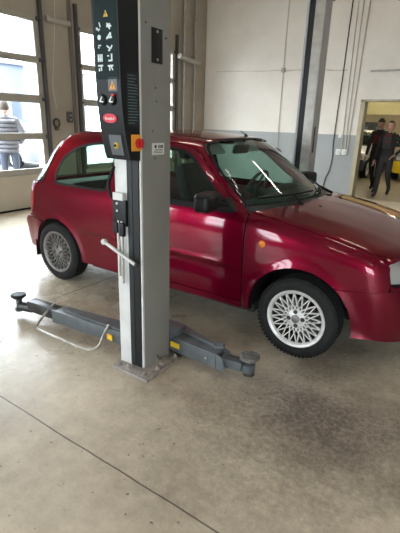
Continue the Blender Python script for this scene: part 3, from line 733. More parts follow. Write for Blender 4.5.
def build_room():
    f=MB(); f.box(-6.6,WR_+.2,WF-.2,WY+.2,-.2,0); S(f.build('floor',MAT['floor']))
    c=MB(); c.box(-6.6,WR_+.2,WF-.2,WY+.2,H,H+.2); S(c.build('ceiling',MAT['ceiling']))
    # left wall with three door openings
    w=MB(); ys=[WF-.2]+[v for o in OPEN for v in o]+[WY+.2]
    for i in range(0,len(ys),2): w.box(WX-.32,WX-.0,ys[i],ys[i+1],0,H)
    for a,b in OPEN: w.box(WX-.32,WX,a,b,DH,H)
    S(w.build('wall_left',MAT['wall_left']))
    for i,(a,b) in enumerate(OPEN): sectional_door('door_%d'%(i+1),a,b)
    # back wall with the doorway
    dx0,dx1,dz=-2.46,-.70,1.985
    w=MB(); w.box(WX-.32,dx0,WY,WY+.22,0,H); w.box(dx1,WR_+.2,WY,WY+.22,0,H); w.box(dx0,dx1,WY,WY+.22,dz,H); S(w.build('wall_back',MAT['wall_back']))
    t=MB(); t.box(dx0-.01,dx0+.075,WY-.015,WY+.24,0,dz); t.box(dx1-.075,dx1+.01,WY-.015,WY+.24,0,dz); t.box(dx0-.01,dx1+.01,WY-.015,WY+.24,dz-.03,dz+.01); S(t.build('trim_1',MAT['jamb']))
    t=MB(); t.box(-2.36,1.5,WY-.05,WY,2.50,2.53); S(t.build('trim_2',MAT['galv']))
    # right wall, front wall with a glazed opening and a second added for light
    w=MB(); w.box(WR_,WR_+.2,WF-.2,WY,0,H); S(w.build('wall_right',MAT['wall_plain']))
    w=MB(); fo=FRONT_OPEN
    xs=[WX]+[v for o in fo for v in o]+[WR_]
    for i in range(0,len(xs),2): w.box(xs[i],xs[i+1],WF-.2,WF,0,H)
    for a,b in fo: w.box(a,b,WF-.2,WF,3.3,H); w.box(a,b,WF-.2,WF,0,.25)
    S(w.build('wall_front',MAT['wall_plain']))
    for i,(a,b) in enumerate(fo):
        fr=MB(); n=3
        for k in range(n+1):
            x=a+(b-a)*k/n; fr.box(x-.04,x+.04,WF-.14,WF-.06,.25,3.3)
        for z in (.29,1.8,3.26): fr.box(a,b,WF-.14,WF-.06,z-.04,z+.04)
        o=S(fr.build('window_%d'%(i+1),MAT['door_frame'])); p=MB(); p.box(a+.02,b-.02,WF-.105,WF-.095,.27,3.28); p.build('window_pane',MAT['clear_glass'],o)
    # ceiling lamps
    k=0
    for y in (-1.5,3.15,6.17):
        for x in (-3.6,-.3,3.0):
            e=empty('ceiling_lamp',(x,y,H),'long white tube lamp under the workshop ceiling','ceiling lamp','tube lamps under the ceiling')
            b=MB(); b.box(-.47,.47,-.09,.09,-.09,0,.01); b.build('lamp_body',MAT['lamp_body'],e)
            for q in (-.045,.045):
                t=MB(); t.tube([(-.44,q,-.115),(.44,q,-.115)],.019,10); t.build('lamp_tube',MAT['tube'],e)
    # outdoors
    g=MB(); g.box(-60,WX-.32,-40,60,-.2,-.02); g.box(WX-.32,40,-40,WF-.2,-.2,-.02); S(g.build('ground',MAT['asphalt']))
    e=empty('building',(-21,9,0),'long pale blue-grey building across the yard outside the left door','building')
    b=MB(); b.box(-2,2,-14,8,0,3.7); b.build('facade',MAT['facade'],e)
    for k in range(6):
        p=MB(); p.box(2.0,2.03,-12.5+k*3.2,-10.7+k*3.2,1.3,2.5); p.build('facade_window',MAT['facade_window'],e)
    r=MB(); r.box(-2.2,2.2,-14.2,8.2,3.7,3.85); r.build('flat_roof',MAT['pale_post'],e)
    e=empty('pylon',(-18,13.1,0),'tall pale blue pylon outside, seen through the upper pane of the left door','pylon')
    b=MB(); b.box(-.3,.3,-.33,.33,0,8,.03); b.build('column',MAT['pale_post'],e); b=MB(); b.box(-.4,.4,-.42,.42,0,.25,.02); b.build('plinth',MAT['asphalt'],e)
    # far room beyond the doorway
    w=MB(); w.box(-5.5,3.0,17.5,17.7,0,3.1); w.box(-5.7,-5.5,WY+.22,17.7,0,3.1); w.box(3.,3.2,WY+.22,17.7,0,3.1); S(w.build('wall_far_room',MAT['room_wall']))
    w=MB(); w.box(-5.7,3.2,WY+.2,17.7,-.2,0.0); S(w.build('floor_far_room',MAT['room_floor']))
    w=MB(); w.box(-5.7,3.2,WY+.22,17.7,3.1,3.3); S(w.build('ceiling_far_room',MAT['wall_plain']))
    for (x,y) in ((-3.4,12.4),(-1.2,12.4),(-3.6,15.6),(-1.6,15.6)):
        e=empty('ceiling_lamp',(x,y,3.1),'white tube lamp under the ceiling of the room beyond the doorway','ceiling lamp','tube lamps beyond the doorway')
        b=MB(); b.box(-.65,.65,-.07,.07,-.06,0,.01); b.build('lamp_body',MAT['lamp_body'],e); t=MB(); t.tube([(-.62,0,-.08),(.62,0,-.08)],.019,10); t.build('lamp_tube',MAT['tube_bright'],e)
    e=empty('notice_board',(-4.05,17.47,1.28),'dark board with papers on the far wall beyond the doorway','notice board')
    b=MB(); b.box(-.42,.42,-.03,.02,-.34,.38,.01); b.build('board_panel',MAT['board'],e)
    for (x,z,w_,h_) in ((-.22,.12,.16,.2),(.02,-.12,.2,.14),(.25,.14,.14,.18)): 
        p=MB(); p.box(x-w_/2,x+w_/2,-.034,-.03,z-h_/2,z+h_/2); p.build('paper_sheet',MAT['facade'],e)
FRONT_OPEN=[(-5.75,-3.45),(1.5,4.4)]  # second opening is unseen, added to light the camera-facing sides
def fixtures():
    """pipes, cables and sockets on the walls"""
    y=WY-.012
    for (xa,xb,zb,mat,r,lab) in ((-2.875,-2.925,1.2,'cable',.011,'black cable running down the back wall from ceiling to floor, beside the far lift column'),
        (-2.785,-2.735,1.0,'conduit',.011,'thin beige conduit dropping to the left white socket box on the back wall'),
        (-2.68,-2.665,1.0,'conduit',.011,'middle thin beige conduit dropping between the two white socket boxes'),
        (-2.54,-2.615,1.0,'conduit',.013,'rightmost beige conduit on the back wall, nearest the doorway')):
        p=MB(); p.tube([(xa,y,H-.02),(.5*(xa+xb),y,2.6),(xb,y,zb)]+([(-2.905,y,.85),(-2.94,y,.55),(-3.01,y,.35),(-3.03,y,.12)] if mat=='cable' else []),r,8,smooth_pts=4); e=p.build('conduit' if mat=='conduit' else 'wall_cable',MAT[mat]); tag(e,lab,'conduit' if mat=='conduit' else 'cable')
    for x,lab in ((-2.79,'left one of two white socket boxes on the grey dado'),(-2.665,'right one of two white socket boxes on the grey dado')):
        e=empty('socket_box',(x,WY,.95),lab,'socket')
        b=MB(); b.box(-.052,.052,-.05,0,-.055,.055,.008); b.build('box',MAT['white'],e); b=MB(); b.box(-.035,.035,-.056,-.05,-.035,.035,.004); b.build('lid',MAT['paper'],e)
    e=empty('junction_box',(-2.80,WY,1.27),'small white junction box above the sockets at the dado edge','junction box')
    b=MB(); b.box(-.03,.03,-.03,0,-.03,.03,.006); b.build('box',MAT['white'],e); b=MB(); b.lathe([(.012,0),(.012,.006),(.0001,.008)],(0,-.03,0),axis='y',n=12); b.v=[(x,-.06-yy,z) for x,yy,z in b.v]; b.build('screw',MAT['steel'],e)
    # hanging cord with a plug
    e=empty('hanging_cord',(-4.215,WY,0),'thin cord hanging down the back wall with a dark plug near the far lift column','cord')
    b=MB(); b.tube([(0,-.02,H-.02),(.0,-.02,2.6),(0,-.02,.80)],.008,6); b.build('cord',MAT['conduit'],e)
    b=MB(); b.box(-.05,.05,-.06,0,.86,.93,.01); b.tube([(-.10,-.03,.915),(0,-.03,.95),(.11,-.03,.885)],.014,6); b.build('plug',MAT['rail'],e)
    b=MB(); b.box(-.04,.04,-.05,0,2.55,2.64,.01); b.build('clamp',MAT['galv'],e)
    # crack in the plaster: a shallow ragged groove line
    p=MB(); pts=[(-5.95+.12*k,WY-.001,2.635-.003*k+random.uniform(-.012,.012)) for k in range(27)]; p.tube(pts,[.004+.007*random.random() for _ in pts],5); S(p.build('trim_3',MAT['conduit']))
    # pipe frame in the corner
    e=empty('pipe_frame',(WX+.05,8.7,0),'upright grey pipes with a pale crossbar in the wall corner beside the second glazed door','pipe frame')
    p=MB(); p.tube([(0,-.20,0),(0,-.20,H-.02)],.035,10); p.build('pipe',MAT['galv'],e); p=MB(); p.tube([(0,.22,0),(0,.22,H-.02)],.028,10); p.build('pipe',MAT['galv'],e)
    p=MB(); p.tube([(.06,-.46,2.83),(.06,.3,2.76)],.055,10); p.build('crossbar',MAT['door_frame'],e)
    p=MB(); p.tube([(WX+.044,4.84,2.93),(WX+.044,5.295,2.93)],.045,10); tag(p.build('crossbar',MAT['door_frame']),'short pale crossbar on the pillar between the two glazed doors','pipe')
    p=MB(); p.box(WX,WX+.04,5.30,5.35,0,H-.02); tag(p.build('pillar_channel',MAT['channel']),'dark upright channel on the right edge of the pillar between the doors','channel')
    # cords and boxes on the pillar
    p=MB(); p.tube([(WX+.125,4.97,3.2),(WX+.10,4.95,2.8),(WX+.03,4.92,2.2),(WX+.04,4.88,1.95),(WX+.04,4.93,1.60)],.007,6,smooth_pts=4); tag(p.build('pull_cord',MAT['conduit']),'thin pull cord hanging on the pillar between the doors','cord')
    e=empty('wall_hook',(WX,4.91,1.36),'round black hook holding a coil on the pillar, nearest the left door','hook')
    b=MB(); b.tube([(.03,.06*math.cos(a*PI/8),.02+.07*math.sin(a*PI/8)) for a in range(17)],.014,8); b.build('ring',MAT['cable'],e); b=MB(); b.box(0,.05,-.03,.03,-.10,-.03,.008); b.build('bracket',MAT['rail'],e)
    e=empty('door_switch',(WX,5.19,1.48),'small dark switch box on the pillar beside the second glazed door','switch')
    b=MB(); b.box(0,.06,-.045,.045,-.09,.09,.01); b.build('housing',MAT['rail'],e)
    for z in (-.04,0.03): b=MB(); b.lathe([(.016,0),(.016,.012),(.0001,.014)],(.06,0,z),axis='x',n=12); b.build('button',MAT['galv'],e)
# ------------------------------------------------------------------ the two-column lift
def B(mb,name,mat,parent,base=None,**k):
    """build with world coordinates below an Empty standing at base"""
    b=base or parent['_b']; mb.v=[(x-b[0],y-b[1],z-b[2]) for x,y,z in mb.v]
    return mb.build(name,MAT[mat],parent,**k)
def column_profile(x0,x1,y0,y1,t=.012,lip=.03,inward=1,r=.010):
    """C-channel outline in plan, closed at y0 (outer) and open towards y1"""
    P=[(x0+r,y0),(x1-r,y0),(x1-r*.3,y0+r*.3*(1 if y1>y0 else -1)),(x1,y0+r*(1 if y1>y0 else -1)),(x1,y1)]
    s=1 if y1>y0 else -1
    P+=[(x1-lip,y1),(x1-lip,y1-s*t),(x1-t,y1-s*t),(x1-t,y0+s*t),(x0+t,y0+s*t),(x0+t,y1-s*t),(x0+lip,y1-s*t),(x0+lip,y1),(x0,y1),(x0,y0+s*r),(x0+r*.3,y0+s*r*.3)]
    return P
BOXP=[(2.42,1.575),(2.2,1.563),(1.96,1.561),(1.72,1.565),(1.58,1.569),(1.50,1.575),(1.43,1.584),(1.36,1.596),(1.30,1.610),(1.268,1.622)]
def boxy(z):
    zs=[p[0] for p in BOXP][::-1]; ys=[p[1] for p in BOXP][::-1]; return float(np.interp(z,zs,ys))
def arm_pad(e,arm,x,y,z,r,zb=.05):
    b=MB(); b.lathe([(.022,zb),(.022,z-.03)],(x,y,0),n=14); b.lathe([(.035,zb-.02),(.035,zb+.01)],(x,y,0),n=16); B(b,'pad_screw','dark_steel',arm,e)
    b=MB(); b.lathe([(.02,z-.034),(r*.75,z-.03),(r,z-.014),(r,z-.002),(r*.9,z+.004),(.0001,z+.002)],(x,y,0),n=24)
    for k in range(14):
        a=2*PI*k/14; b.obox((x+r*math.cos(a),y+r*math.sin(a),z-.008),(math.cos(a),math.sin(a),0),(-math.sin(a),math.cos(a),0),(0,0,1),.004,.006,.008)
    return b
def near_lift():
    bx,by=-1.605,1.82; base=(bx,by,0)
    e=empty('lift_column',base,'grey two-column lift post with black control box standing in front of the red car','vehicle lift')
    x0,x1,y0,y1=-1.70,-1.510,1.70,1.94
    c=MB(); c.prism(column_profile(x0,x1,y0,y1),'z',.018,2.78); B(c,'column','lift_grey',e,base,autosm=50)
    t=MB(); t.box(x0-.02,x1+.02,y0-.02,y1+.03,2.78,2.80,.004); B(t,'top_cap','lift_grey',e,base)
    # small bolts and holes on the right face
    for (yy,zz,r) in ((1.77,2.03,.006),(1.815,1.62,.006),(1.822,1.555,.005),(1.90,1.86,.006),(1.81,1.27,.006),(1.79,1.41,.005),(1.745,1.905,.006)):
        b=MB(); b.lathe([(.0001,.003),(r*.7,.003),(r,.0)],(x1,yy,zz),axis='x',n=10); B(b,'rivet','dark_steel',e,base)
    p=MB(); p.box(x1,x1+.004,1.785,1.868,1.735,1.893,.001); n=B(p,'name_plate','lift_black',e,base)
    for zz in (1.752,1.878): b=MB(); b.lathe([(.0001,.007),(.006,.007),(.007,.004)],(x1,1.827,zz),axis='x',n=10); B(b,'plate_screw','steel',n,base)
    p=MB(); p.box(x1,x1+.0015,1.784,1.885,1.288,1.348); st=B(p,'sticker','paper',e,base)
    p=MB(); p.lathe([(.0001,.0022),(.009,.0022),(.009,.0014)],(x1,1.812,1.331),axis='x',n=12)
    for k in range(3): p.box(x1+.0014,x1+.0022,1.795+.004*k,1.87,1.297+k*.008,1.300+k*.008)
    for k in range(4): p.box(x1+.0014,x1+.0022,1.835+.011*k,1.842+.011*k,1.322,1.338)
    B(p,'sticker_print','lift_black',st,base)
    # outer face: pale sheet with the daylight painted in, and the dark channel cover
    p=MB(); p.box(x0+.0,-1.607,y0-.006,y0,.02,1.60,.0015); B(p,'face_sheet','lift_light',e,base)
    p=MB(); p.box(-1.607,-1.524,y0-.012,y0,.03,1.60,.002); q=B(p,'channel_cover','lift_black',e,base)
    p=MB(); p.box(-1.600,-1.568,y0-.015,y0-.012,.03,1.60,.001); B(p,'belt','lift_belt',q,base)
    p=MB(); p.box(-1.524,-1.511,y0-.006,y0+.01,.03,2.7,.004); B(p,'edge_highlight','lift_light',e,base)  # pale strip paints the highlight along the column's rounded corner
    # base plate and anchors
    p=MB(); p.box(-1.70,-1.420,1.615,1.955,0,.020,.004); bp=B(p,'base_plate','base_metal',e,base)
    for (xx,yy) in ((-1.675,1.65),(-1.47,1.65),(-1.448,1.75),(-1.448,1.925),(-1.60,1.65)):
        b=MB(); b.lathe([(.019,.02),(.019,.024),(.012,.025),(.012,.035),(.006,.036),(.006,.044),(.0001,.045)],(xx,yy,0),n=6 if 0 else 12); B(b,'anchor_bolt','base_metal',bp,base)
    p=MB(); p.prism([(-1.508,.02),(-1.45,.02),(-1.508,.07)],'y',1.80,1.812); B(p,'gusset','base_metal',e,base)
    # carriage inside the column
    p=MB(); p.box(x0+.02,x1-.02,y0+.03,y1+.02,.03,.75,.006); p.box(x0-.045,x1+.045,y1+.02,y1+.13,.03,.19,.01); B(p,'carriage','arm_paint',e,base)
    # control box
    bx0,bx1=-1.680,-1.513
    poly=[(y,z) for z,y in BOXP]+[(1.700,1.262),(1.700,2.42)]
    b=MB(); b.prism(poly,'x',bx0,bx1); cb=B(b,'control_box','box_dark',e,base)
    tr=MB(); tr.tube([(bx1-.001,boxy(z)-.0005,z) for z in np.linspace(1.275,2.40,24)],.0028,6); B(tr,'edge_trim','lift_belt',cb,base)
    def front(xa,xb,za,zb,mat,name,th=.003,n=6):
        """thin plate following the curved front of the box"""
        m=MB(); zs=np.linspace(za,zb,n); v=[];f=[]
        for z in zs:
            for x in (xa,xb): v+= [(x,boxy(z)-th,z),(x,boxy(z)+.004,z)]
        for i in range(n-1):
            a=4*i; c=4*(i+1); f+=[(a,a+2,c+2,c),(a,c,c+1,a+1),(a+2,a+3,c+3,c+2)]
        f+=[(0,1,3,2),(4*n-4,4*n-2,4*n-1,4*n-3)]; m.add(v,f); return B(m,name,mat,cb,base)
    def F(x,z,d=0): return Vector((x,boxy(z)-d,z))
    pp=front(-1.664,-1.523,1.64,1.985,'box_panel','pictogram_panel',.002)
    ink=MB()
    zq=lambda z: 1.888-(1.888-z)*.88
    def stroke(x,z,w,h):
        z=zq(z); w*=.9; h*=.9; ink.box(x-w/2,x+w/2,boxy(z)-.0035,boxy(z)-.001,z-h/2,z+h/2)
    def slant(xa,za,xb,zb,w=.007):
        za=zq(za); zb=zq(zb); ink.beam(F(xa,za,.0028),F(xb,zb,.0028),w,.0016,up=(0,-1,0))
    R=-1.571; Lc=-1.636
    # right column of the pictograms
    stroke(R,1.858,.034,.008); slant(R-.012,1.872,R+.006,1.845,.008); stroke(R+.004,1.866,.010,.010)
    slant(R-.018,1.80,R+.008,1.828); stroke(R,1.806,.036,.008); stroke(R+.008,1.816,.009,.024)
    slant(R-.018,1.768,R+.004,1.752); slant(R+.004,1.752,R+.016,1.768); stroke(R-.004,1.746,.012,.008)
    stroke(R+.010,1.712,.009,.034); stroke(R,1.697,.026,.008); stroke(R-.012,1.720,.012,.007)
    stroke(R,1.672,.038,.008); stroke(R-.006,1.660,.008,.022); slant(R+.004,1.668,R+.014,1.650,.006)
    # left column
    slant(Lc+.004,1.88,Lc+.010,1.858,.006); stroke(Lc-.012,1.852,.012,.012); slant(Lc-.006,1.842,Lc+.006,1.850,.006)
    ink.lathe([(.0001,0),(.011,0),(.011,.002)],(Lc,boxy(1.82)-.0035,1.82),axis='y',n=12)
    stroke(Lc,1.772,.020,.006); stroke(Lc-.006,1.762,.010,.005)
    for k in range(3): stroke(Lc-.012+.012*k,1.712,.008,.036)
    stroke(Lc,1.706,.036,.007); stroke(Lc,1.675,.036,.008); stroke(Lc+.004,1.662,.008,.024); stroke(Lc-.010,1.655,.008,.014)
    B(ink,'pictogram','white_ink',pp,base)
    def tri(cx,cz,s,mat,name):
        m=MB(); v=[F(cx-s,cz-s*.8,.004),F(cx+s,cz-s*.8,.004),F(cx,cz+s,.004)]; w=[p+Vector((0,.004,0)) for p in v]; m.add(v+w,[(0,1,2),(3,5,4),(0,3,4,1),(1,4,5,2),(2,5,3,0)]); o=B(m,name,mat,cb,base)
        k=MB(); k.box(cx-.002,cx+.002,boxy(cz)-.0055,boxy(cz)-.002,cz-.004,cz+s*.5); k.box(cx-.002,cx+.002,boxy(cz)-.0055,boxy(cz)-.002,cz-s*.62,cz-s*.40); B(k,'exclamation_mark','lift_black',o,base)
    tri(-1.588,1.912,.014,'yellow','warning_triangle')
    wp_=front(-1.595,-1.537,1.588,1.650,'box_plate','warning_label',.002,3); tri(-1.566,1.612,.020,'orange','warning_triangle')
    for x in (-1.636,-1.572):
        m=MB(); m.lathe([(.0001,-.014),(.020,-.014),(.026,-.004),(.026,.004)],(x,boxy(1.55),1.55),axis='y',n=20); o=B(m,'push_button','lift_black',cb,base)
        k=MB(); k.beam(F(x-.010,1.54,.0155),F(x+.008,1.563,.0155),.007,.003,up=(0,-1,0)); k.box(x-.004,x+.014,boxy(1.55)-.0168,boxy(1.55)-.0145,1.538,1.543); B(k,'button_mark','white',o,base)
    k=MB(); k.box(-1.566,-1.552,boxy(1.57)-.016,boxy(1.57)-.002,1.566,1.576); B(k,'indicator_light','red_knob',cb,base)
    # red oval badge with white script
    m=MB(); v=[];n=32; zc,xc=1.466,-1.600
    for d in (.006,-.002):
        for i in range(n): a=2*PI*i/n; v.append(F(xc+.046*math.cos(a),zc+.022*math.sin(a),d))
    f=[tuple(range(n))]+[(i,n+i,n+(i+1)%n,(i+1)%n) for i in range(n)]; m.add(v,f); bd=B(m,'oval_badge','red_badge',cb,base)
    y=boxy(zc)-.0065
    Mx=Matrix.Translation((xc-base[0],y-base[1],zc-.001))@Matrix.Rotation(PI/2,4,'X')
    text_obj('badge_script','Ravaglioli',.0170,Mx,MAT['white'],bd)
    # keyed switch plate
    pl=front(-1.625,-1.542,1.290,1.388,'box_plate','switch_plate',.006,4)
    m=MB(); m.lathe([(.0001,-.016),(.012,-.016),(.015,-.010),(.015,0)],(-1.580,boxy(1.338),1.338),axis='y',n=20); o=B(m,'key_switch','yellow',pl,base)
    m=MB(); m.lathe([(.0001,-.020),(.008,-.020),(.008,-.015)],(-1.580,boxy(1.338),1.338),axis='y',n=14); B(m,'key_slot','lift_black',pl,base)
    # side: faint data label and the rotary main switch
    m=MB(); m.box(bx1,bx1+.001,1.604,1.694,1.43,1.675); lb=B(m,'data_label','lift_belt',cb,base)
    m=MB()
    for k in range(17):
        z=1.662-k*.0135; m.box(bx1+.0008,bx1+.0014,1.612,1.612+random.uniform(.045,.075),z-.0018,z+.0018)
    B(m,'label_print','faint_ink',lb,base)
    m=MB(); m.box(bx1,bx1+.006,1.628,1.696,1.312,1.392,.002); sp=B(m,'switch_backplate','orange',cb,base)
    m=MB(); m.lathe([(.024,.006),(.025,.016),(.021,.026),(.0001,.028)],(bx1,1.676,1.350),axis='x',n=24); m.box(bx1+.026,bx1+.036,1.669,1.683,1.328,1.372,.003); B(m,'main_switch','red_knob',cb,base)
    # lock bracket, rods and release lever on the left edge of the outer face
    p=MB(); p.box(-1.705,-1.606,1.672,1.694,.90,1.045,.004); p.box(-1.69,-1.66,1.655,1.675,.86,.92,.004); p.box(-1.645,-1.612,1.655,1.675,.845,.92,.004); br=B(p,'lock_bracket','lift_black',e,base)
    for z in (.985,1.025): b=MB(); b.lathe([(.0001,-.008),(.007,-.007),(.008,0)],(-1.665,1.672,z),axis='y',n=10); B(b,'bracket_bolt','steel',br,base)
    p=MB(); p.box(-1.69,-1.615,1.66,1.692,1.045,1.085,.004); B(p,'bracket_top','lift_light',br,base)
    for x,zl in ((-1.665,.60),(-1.640,.56)): p=MB(); p.tube([(x,1.675,zl),(x,1.675,.93)],.0075,10); B(p,'lock_rod','steel',e,base)
    p=MB(); p.tube([(-1.715,1.68,1.045),(-1.735,1.68,1.12),(-1.725,1.685,1.16),(-1.70,1.69,1.22)],.009,8,smooth_pts=4); B(p,'hose','rubber',e,base)
    p=MB(); a=Vector((-1.765,1.655,.792)); b=Vector((-1.522,1.655,.700)); p.tube([a,b],[.010,.010],10); lv=B(p,'release_lever','lift_light',e,base)
    p=MB(); p.ball(a,.019,(1,1,.9),14); B(p,'lever_knob','lift_light',lv,base)
    p=MB(); p.ball(b,.013,(1,1,1),12); B(p,'lever_tip','dark_steel',lv,base)
    # left arm
    a=MB(); a.beam((-1.74,1.845,.098),(-2.43,1.785,.098),.105,.098,bev=.008); a.prism([(-1.70,1.92),(-1.70,1.80),(-2.35,1.775),(-2.35,1.83)],'z',.147,.159); a.lathe([(.05,.03),(.05,.165),(.0001,.168)],(-1.75,1.975,0),n=20); a.beam((-1.74,1.965,.105),(-1.80,1.85,.105),.10,.10)
    arm=B(a,'lift_arm','arm_paint',e,base)
    p=MB(); p.beam((-2.40,1.786,.108),(-2.70,1.760,.108),.082,.085,bev=.012); p.tube([(-2.69,1.760,.085),(-2.80,1.735,.075)],[.042,.035],12); B(p,'arm_extension','arm_dark',arm,base)
    B(arm_pad(base,arm,-2.81,1.730,.172,.052,.06),'lifting_pad','lift_black',arm,base)
    p=MB(); p.tube([(-2.47,1.80,.165),(-2.47,1.74,.13),(-2.445,1.63,.075),(-2.40,1.595,.06),(-2.30,1.59,.06),(-1.95,1.60,.06),(-1.89,1.61,.065),(-1.855,1.65,.08),(-1.885,1.73,.125),(-1.90,1.79,.165)],.0085,8,smooth_pts=5); B(p,'foot_guard','steel',arm,base)
    p=MB(); p.obox((-1.90,1.7785,.085),(.996,-.087,0),(.087,.996,0),(0,0,1),.042,.002,.020); o=B(p,'warning_sticker','yellow',arm,base)
    p=MB(); p.obox((-1.90,1.7770,.085),(.996,-.087,0),(.087,.996,0),(0,0,1),.008,.0015,.020); B(p,'sticker_band','orange',o,base)
    # right arm
    a=MB(); a.beam((-1.47,1.985,.098),(-1.14,1.972,.098),.10,.10,bev=.006); a.prism([(-1.60,2.07),(-1.50,2.03),(-1.20,1.99),(-1.20,2.01),(-1.52,2.10)],'z',.150,.168); a.lathe([(.045,.03),(.045,.155),(.0001,.156)],(-1.50,2.02,0),n=20)
    a.prism([(-1.14,.048),(-1.14,.148),(-1.10,.135),(-1.075,.048)],'y',1.925,1.935); a.prism([(-1.14,.048),(-1.14,.148),(-1.10,.135),(-1.075,.048)],'y',2.012,2.022)
    a.beam((-1.20,2.0,.155),(-1.14,2.02,.165),.05,.02)
    arm=B(a,'lift_arm','arm_paint',e,base)
    for xx in (-1.21,): b=MB(); b.lathe([(.0001,-.006),(.008,-.005),(.009,0)],(xx,1.923,.10),axis='y',n=12); B(b,'arm_bolt','steel',arm,base)
    p=MB(); p.beam((-1.13,1.975,.095),(-1.00,2.005,.085),.070,.06,bev=.008); p.lathe([(.042,.05),(.045,.06),(.045,.10),(.03,.108)],(-.975,2.025,0),n=18); B(p,'arm_extension','arm_paint',arm,base)
    B(arm_pad(base,arm,-.968,2.028,.152,.058,.045),'lifting_pad','pad_rubber',arm,base)
    p=MB(); p.obox((-1.455,1.932,.10),(1,-.04,0),(.04,1,0),(0,0,1),.035,.002,.018); o=B(p,'warning_sticker','yellow',arm,base)
    return e
def far_lift():
    x0,x1,y0,y1=-1.735,-1.555,4.30,4.48; base=(-1.645,4.40,0)
    e=empty('lift_column',base,'grey lift post on the far side of the red car against the back wall','vehicle lift')
    c=MB(); c.prism(column_profile(x0,x1,y1,y0,lip=.022),'z',.018,2.62); B(c,'column','arm_far',e,base,autosm=50)
    p=MB(); p.box(x0-.004,x1+.014,y0-.012,y1+.02,2.58,2.64,.004); B(p,'top_cap','lift_grey',e,base)
    p=MB(); p.box(-1.652,-1.556,y0-.008,y0,.03,2.58,.002); B(p,'face_sheet','galv',e,base)
    p=MB(); p.box(-1.712,-1.655,y0+.008,y0+.03,.03,2.58,.002); B(p,'channel_cover','lift_black',e,base)
    p=MB(); p.box(x1,x1+.006,4.345,4.365,1.2,1.45,.001); B(p,'lock_slot','lift_black',e,base)
    p=MB(); p.box(-1.76,-1.49,4.24,4.56,0,.02,.004); bp=B(p,'base_plate','base_metal',e,base)
    for (xx,yy) in ((-1.74,4.265),(-1.51,4.265),(-1.51,4.535),(-1.74,4.535)): b=MB(); b.lathe([(.02,.02),(.014,.03),(.014,.045),(.0001,.05)],(xx,yy,0),n=10); B(b,'anchor_bolt','dark_steel',bp,base)
    p=MB(); p.box(x0+.02,x1-.02,y0+.04,y1-.03,.03,.75,.006); p.box(x0-.04,x1+.04,y0-.14,y0-.015,.03,.19,.01); B(p,'carriage','arm_paint',e,base)
    for s,xe in ((-1,-2.45),(1,-1.02)):
        xs=-1.645+s*.13
        a=MB(); a.beam((xs,4.22,.10),(xe,4.16,.10),.10,.10,bev=.006); arm=B(a,'lift_arm','arm_paint',e,base)
        p=MB(); p.beam((xe-s*.04,4.163,.10),(xe+s*.18,4.14,.09),.075,.07,bev=.006); B(p,'arm_extension','arm_dark',arm,base)
        B(arm_pad(base,arm,xe+s*.2,4.138,.16,.052,.05),'lifting_pad','pad_rubber',arm,base)
    return e
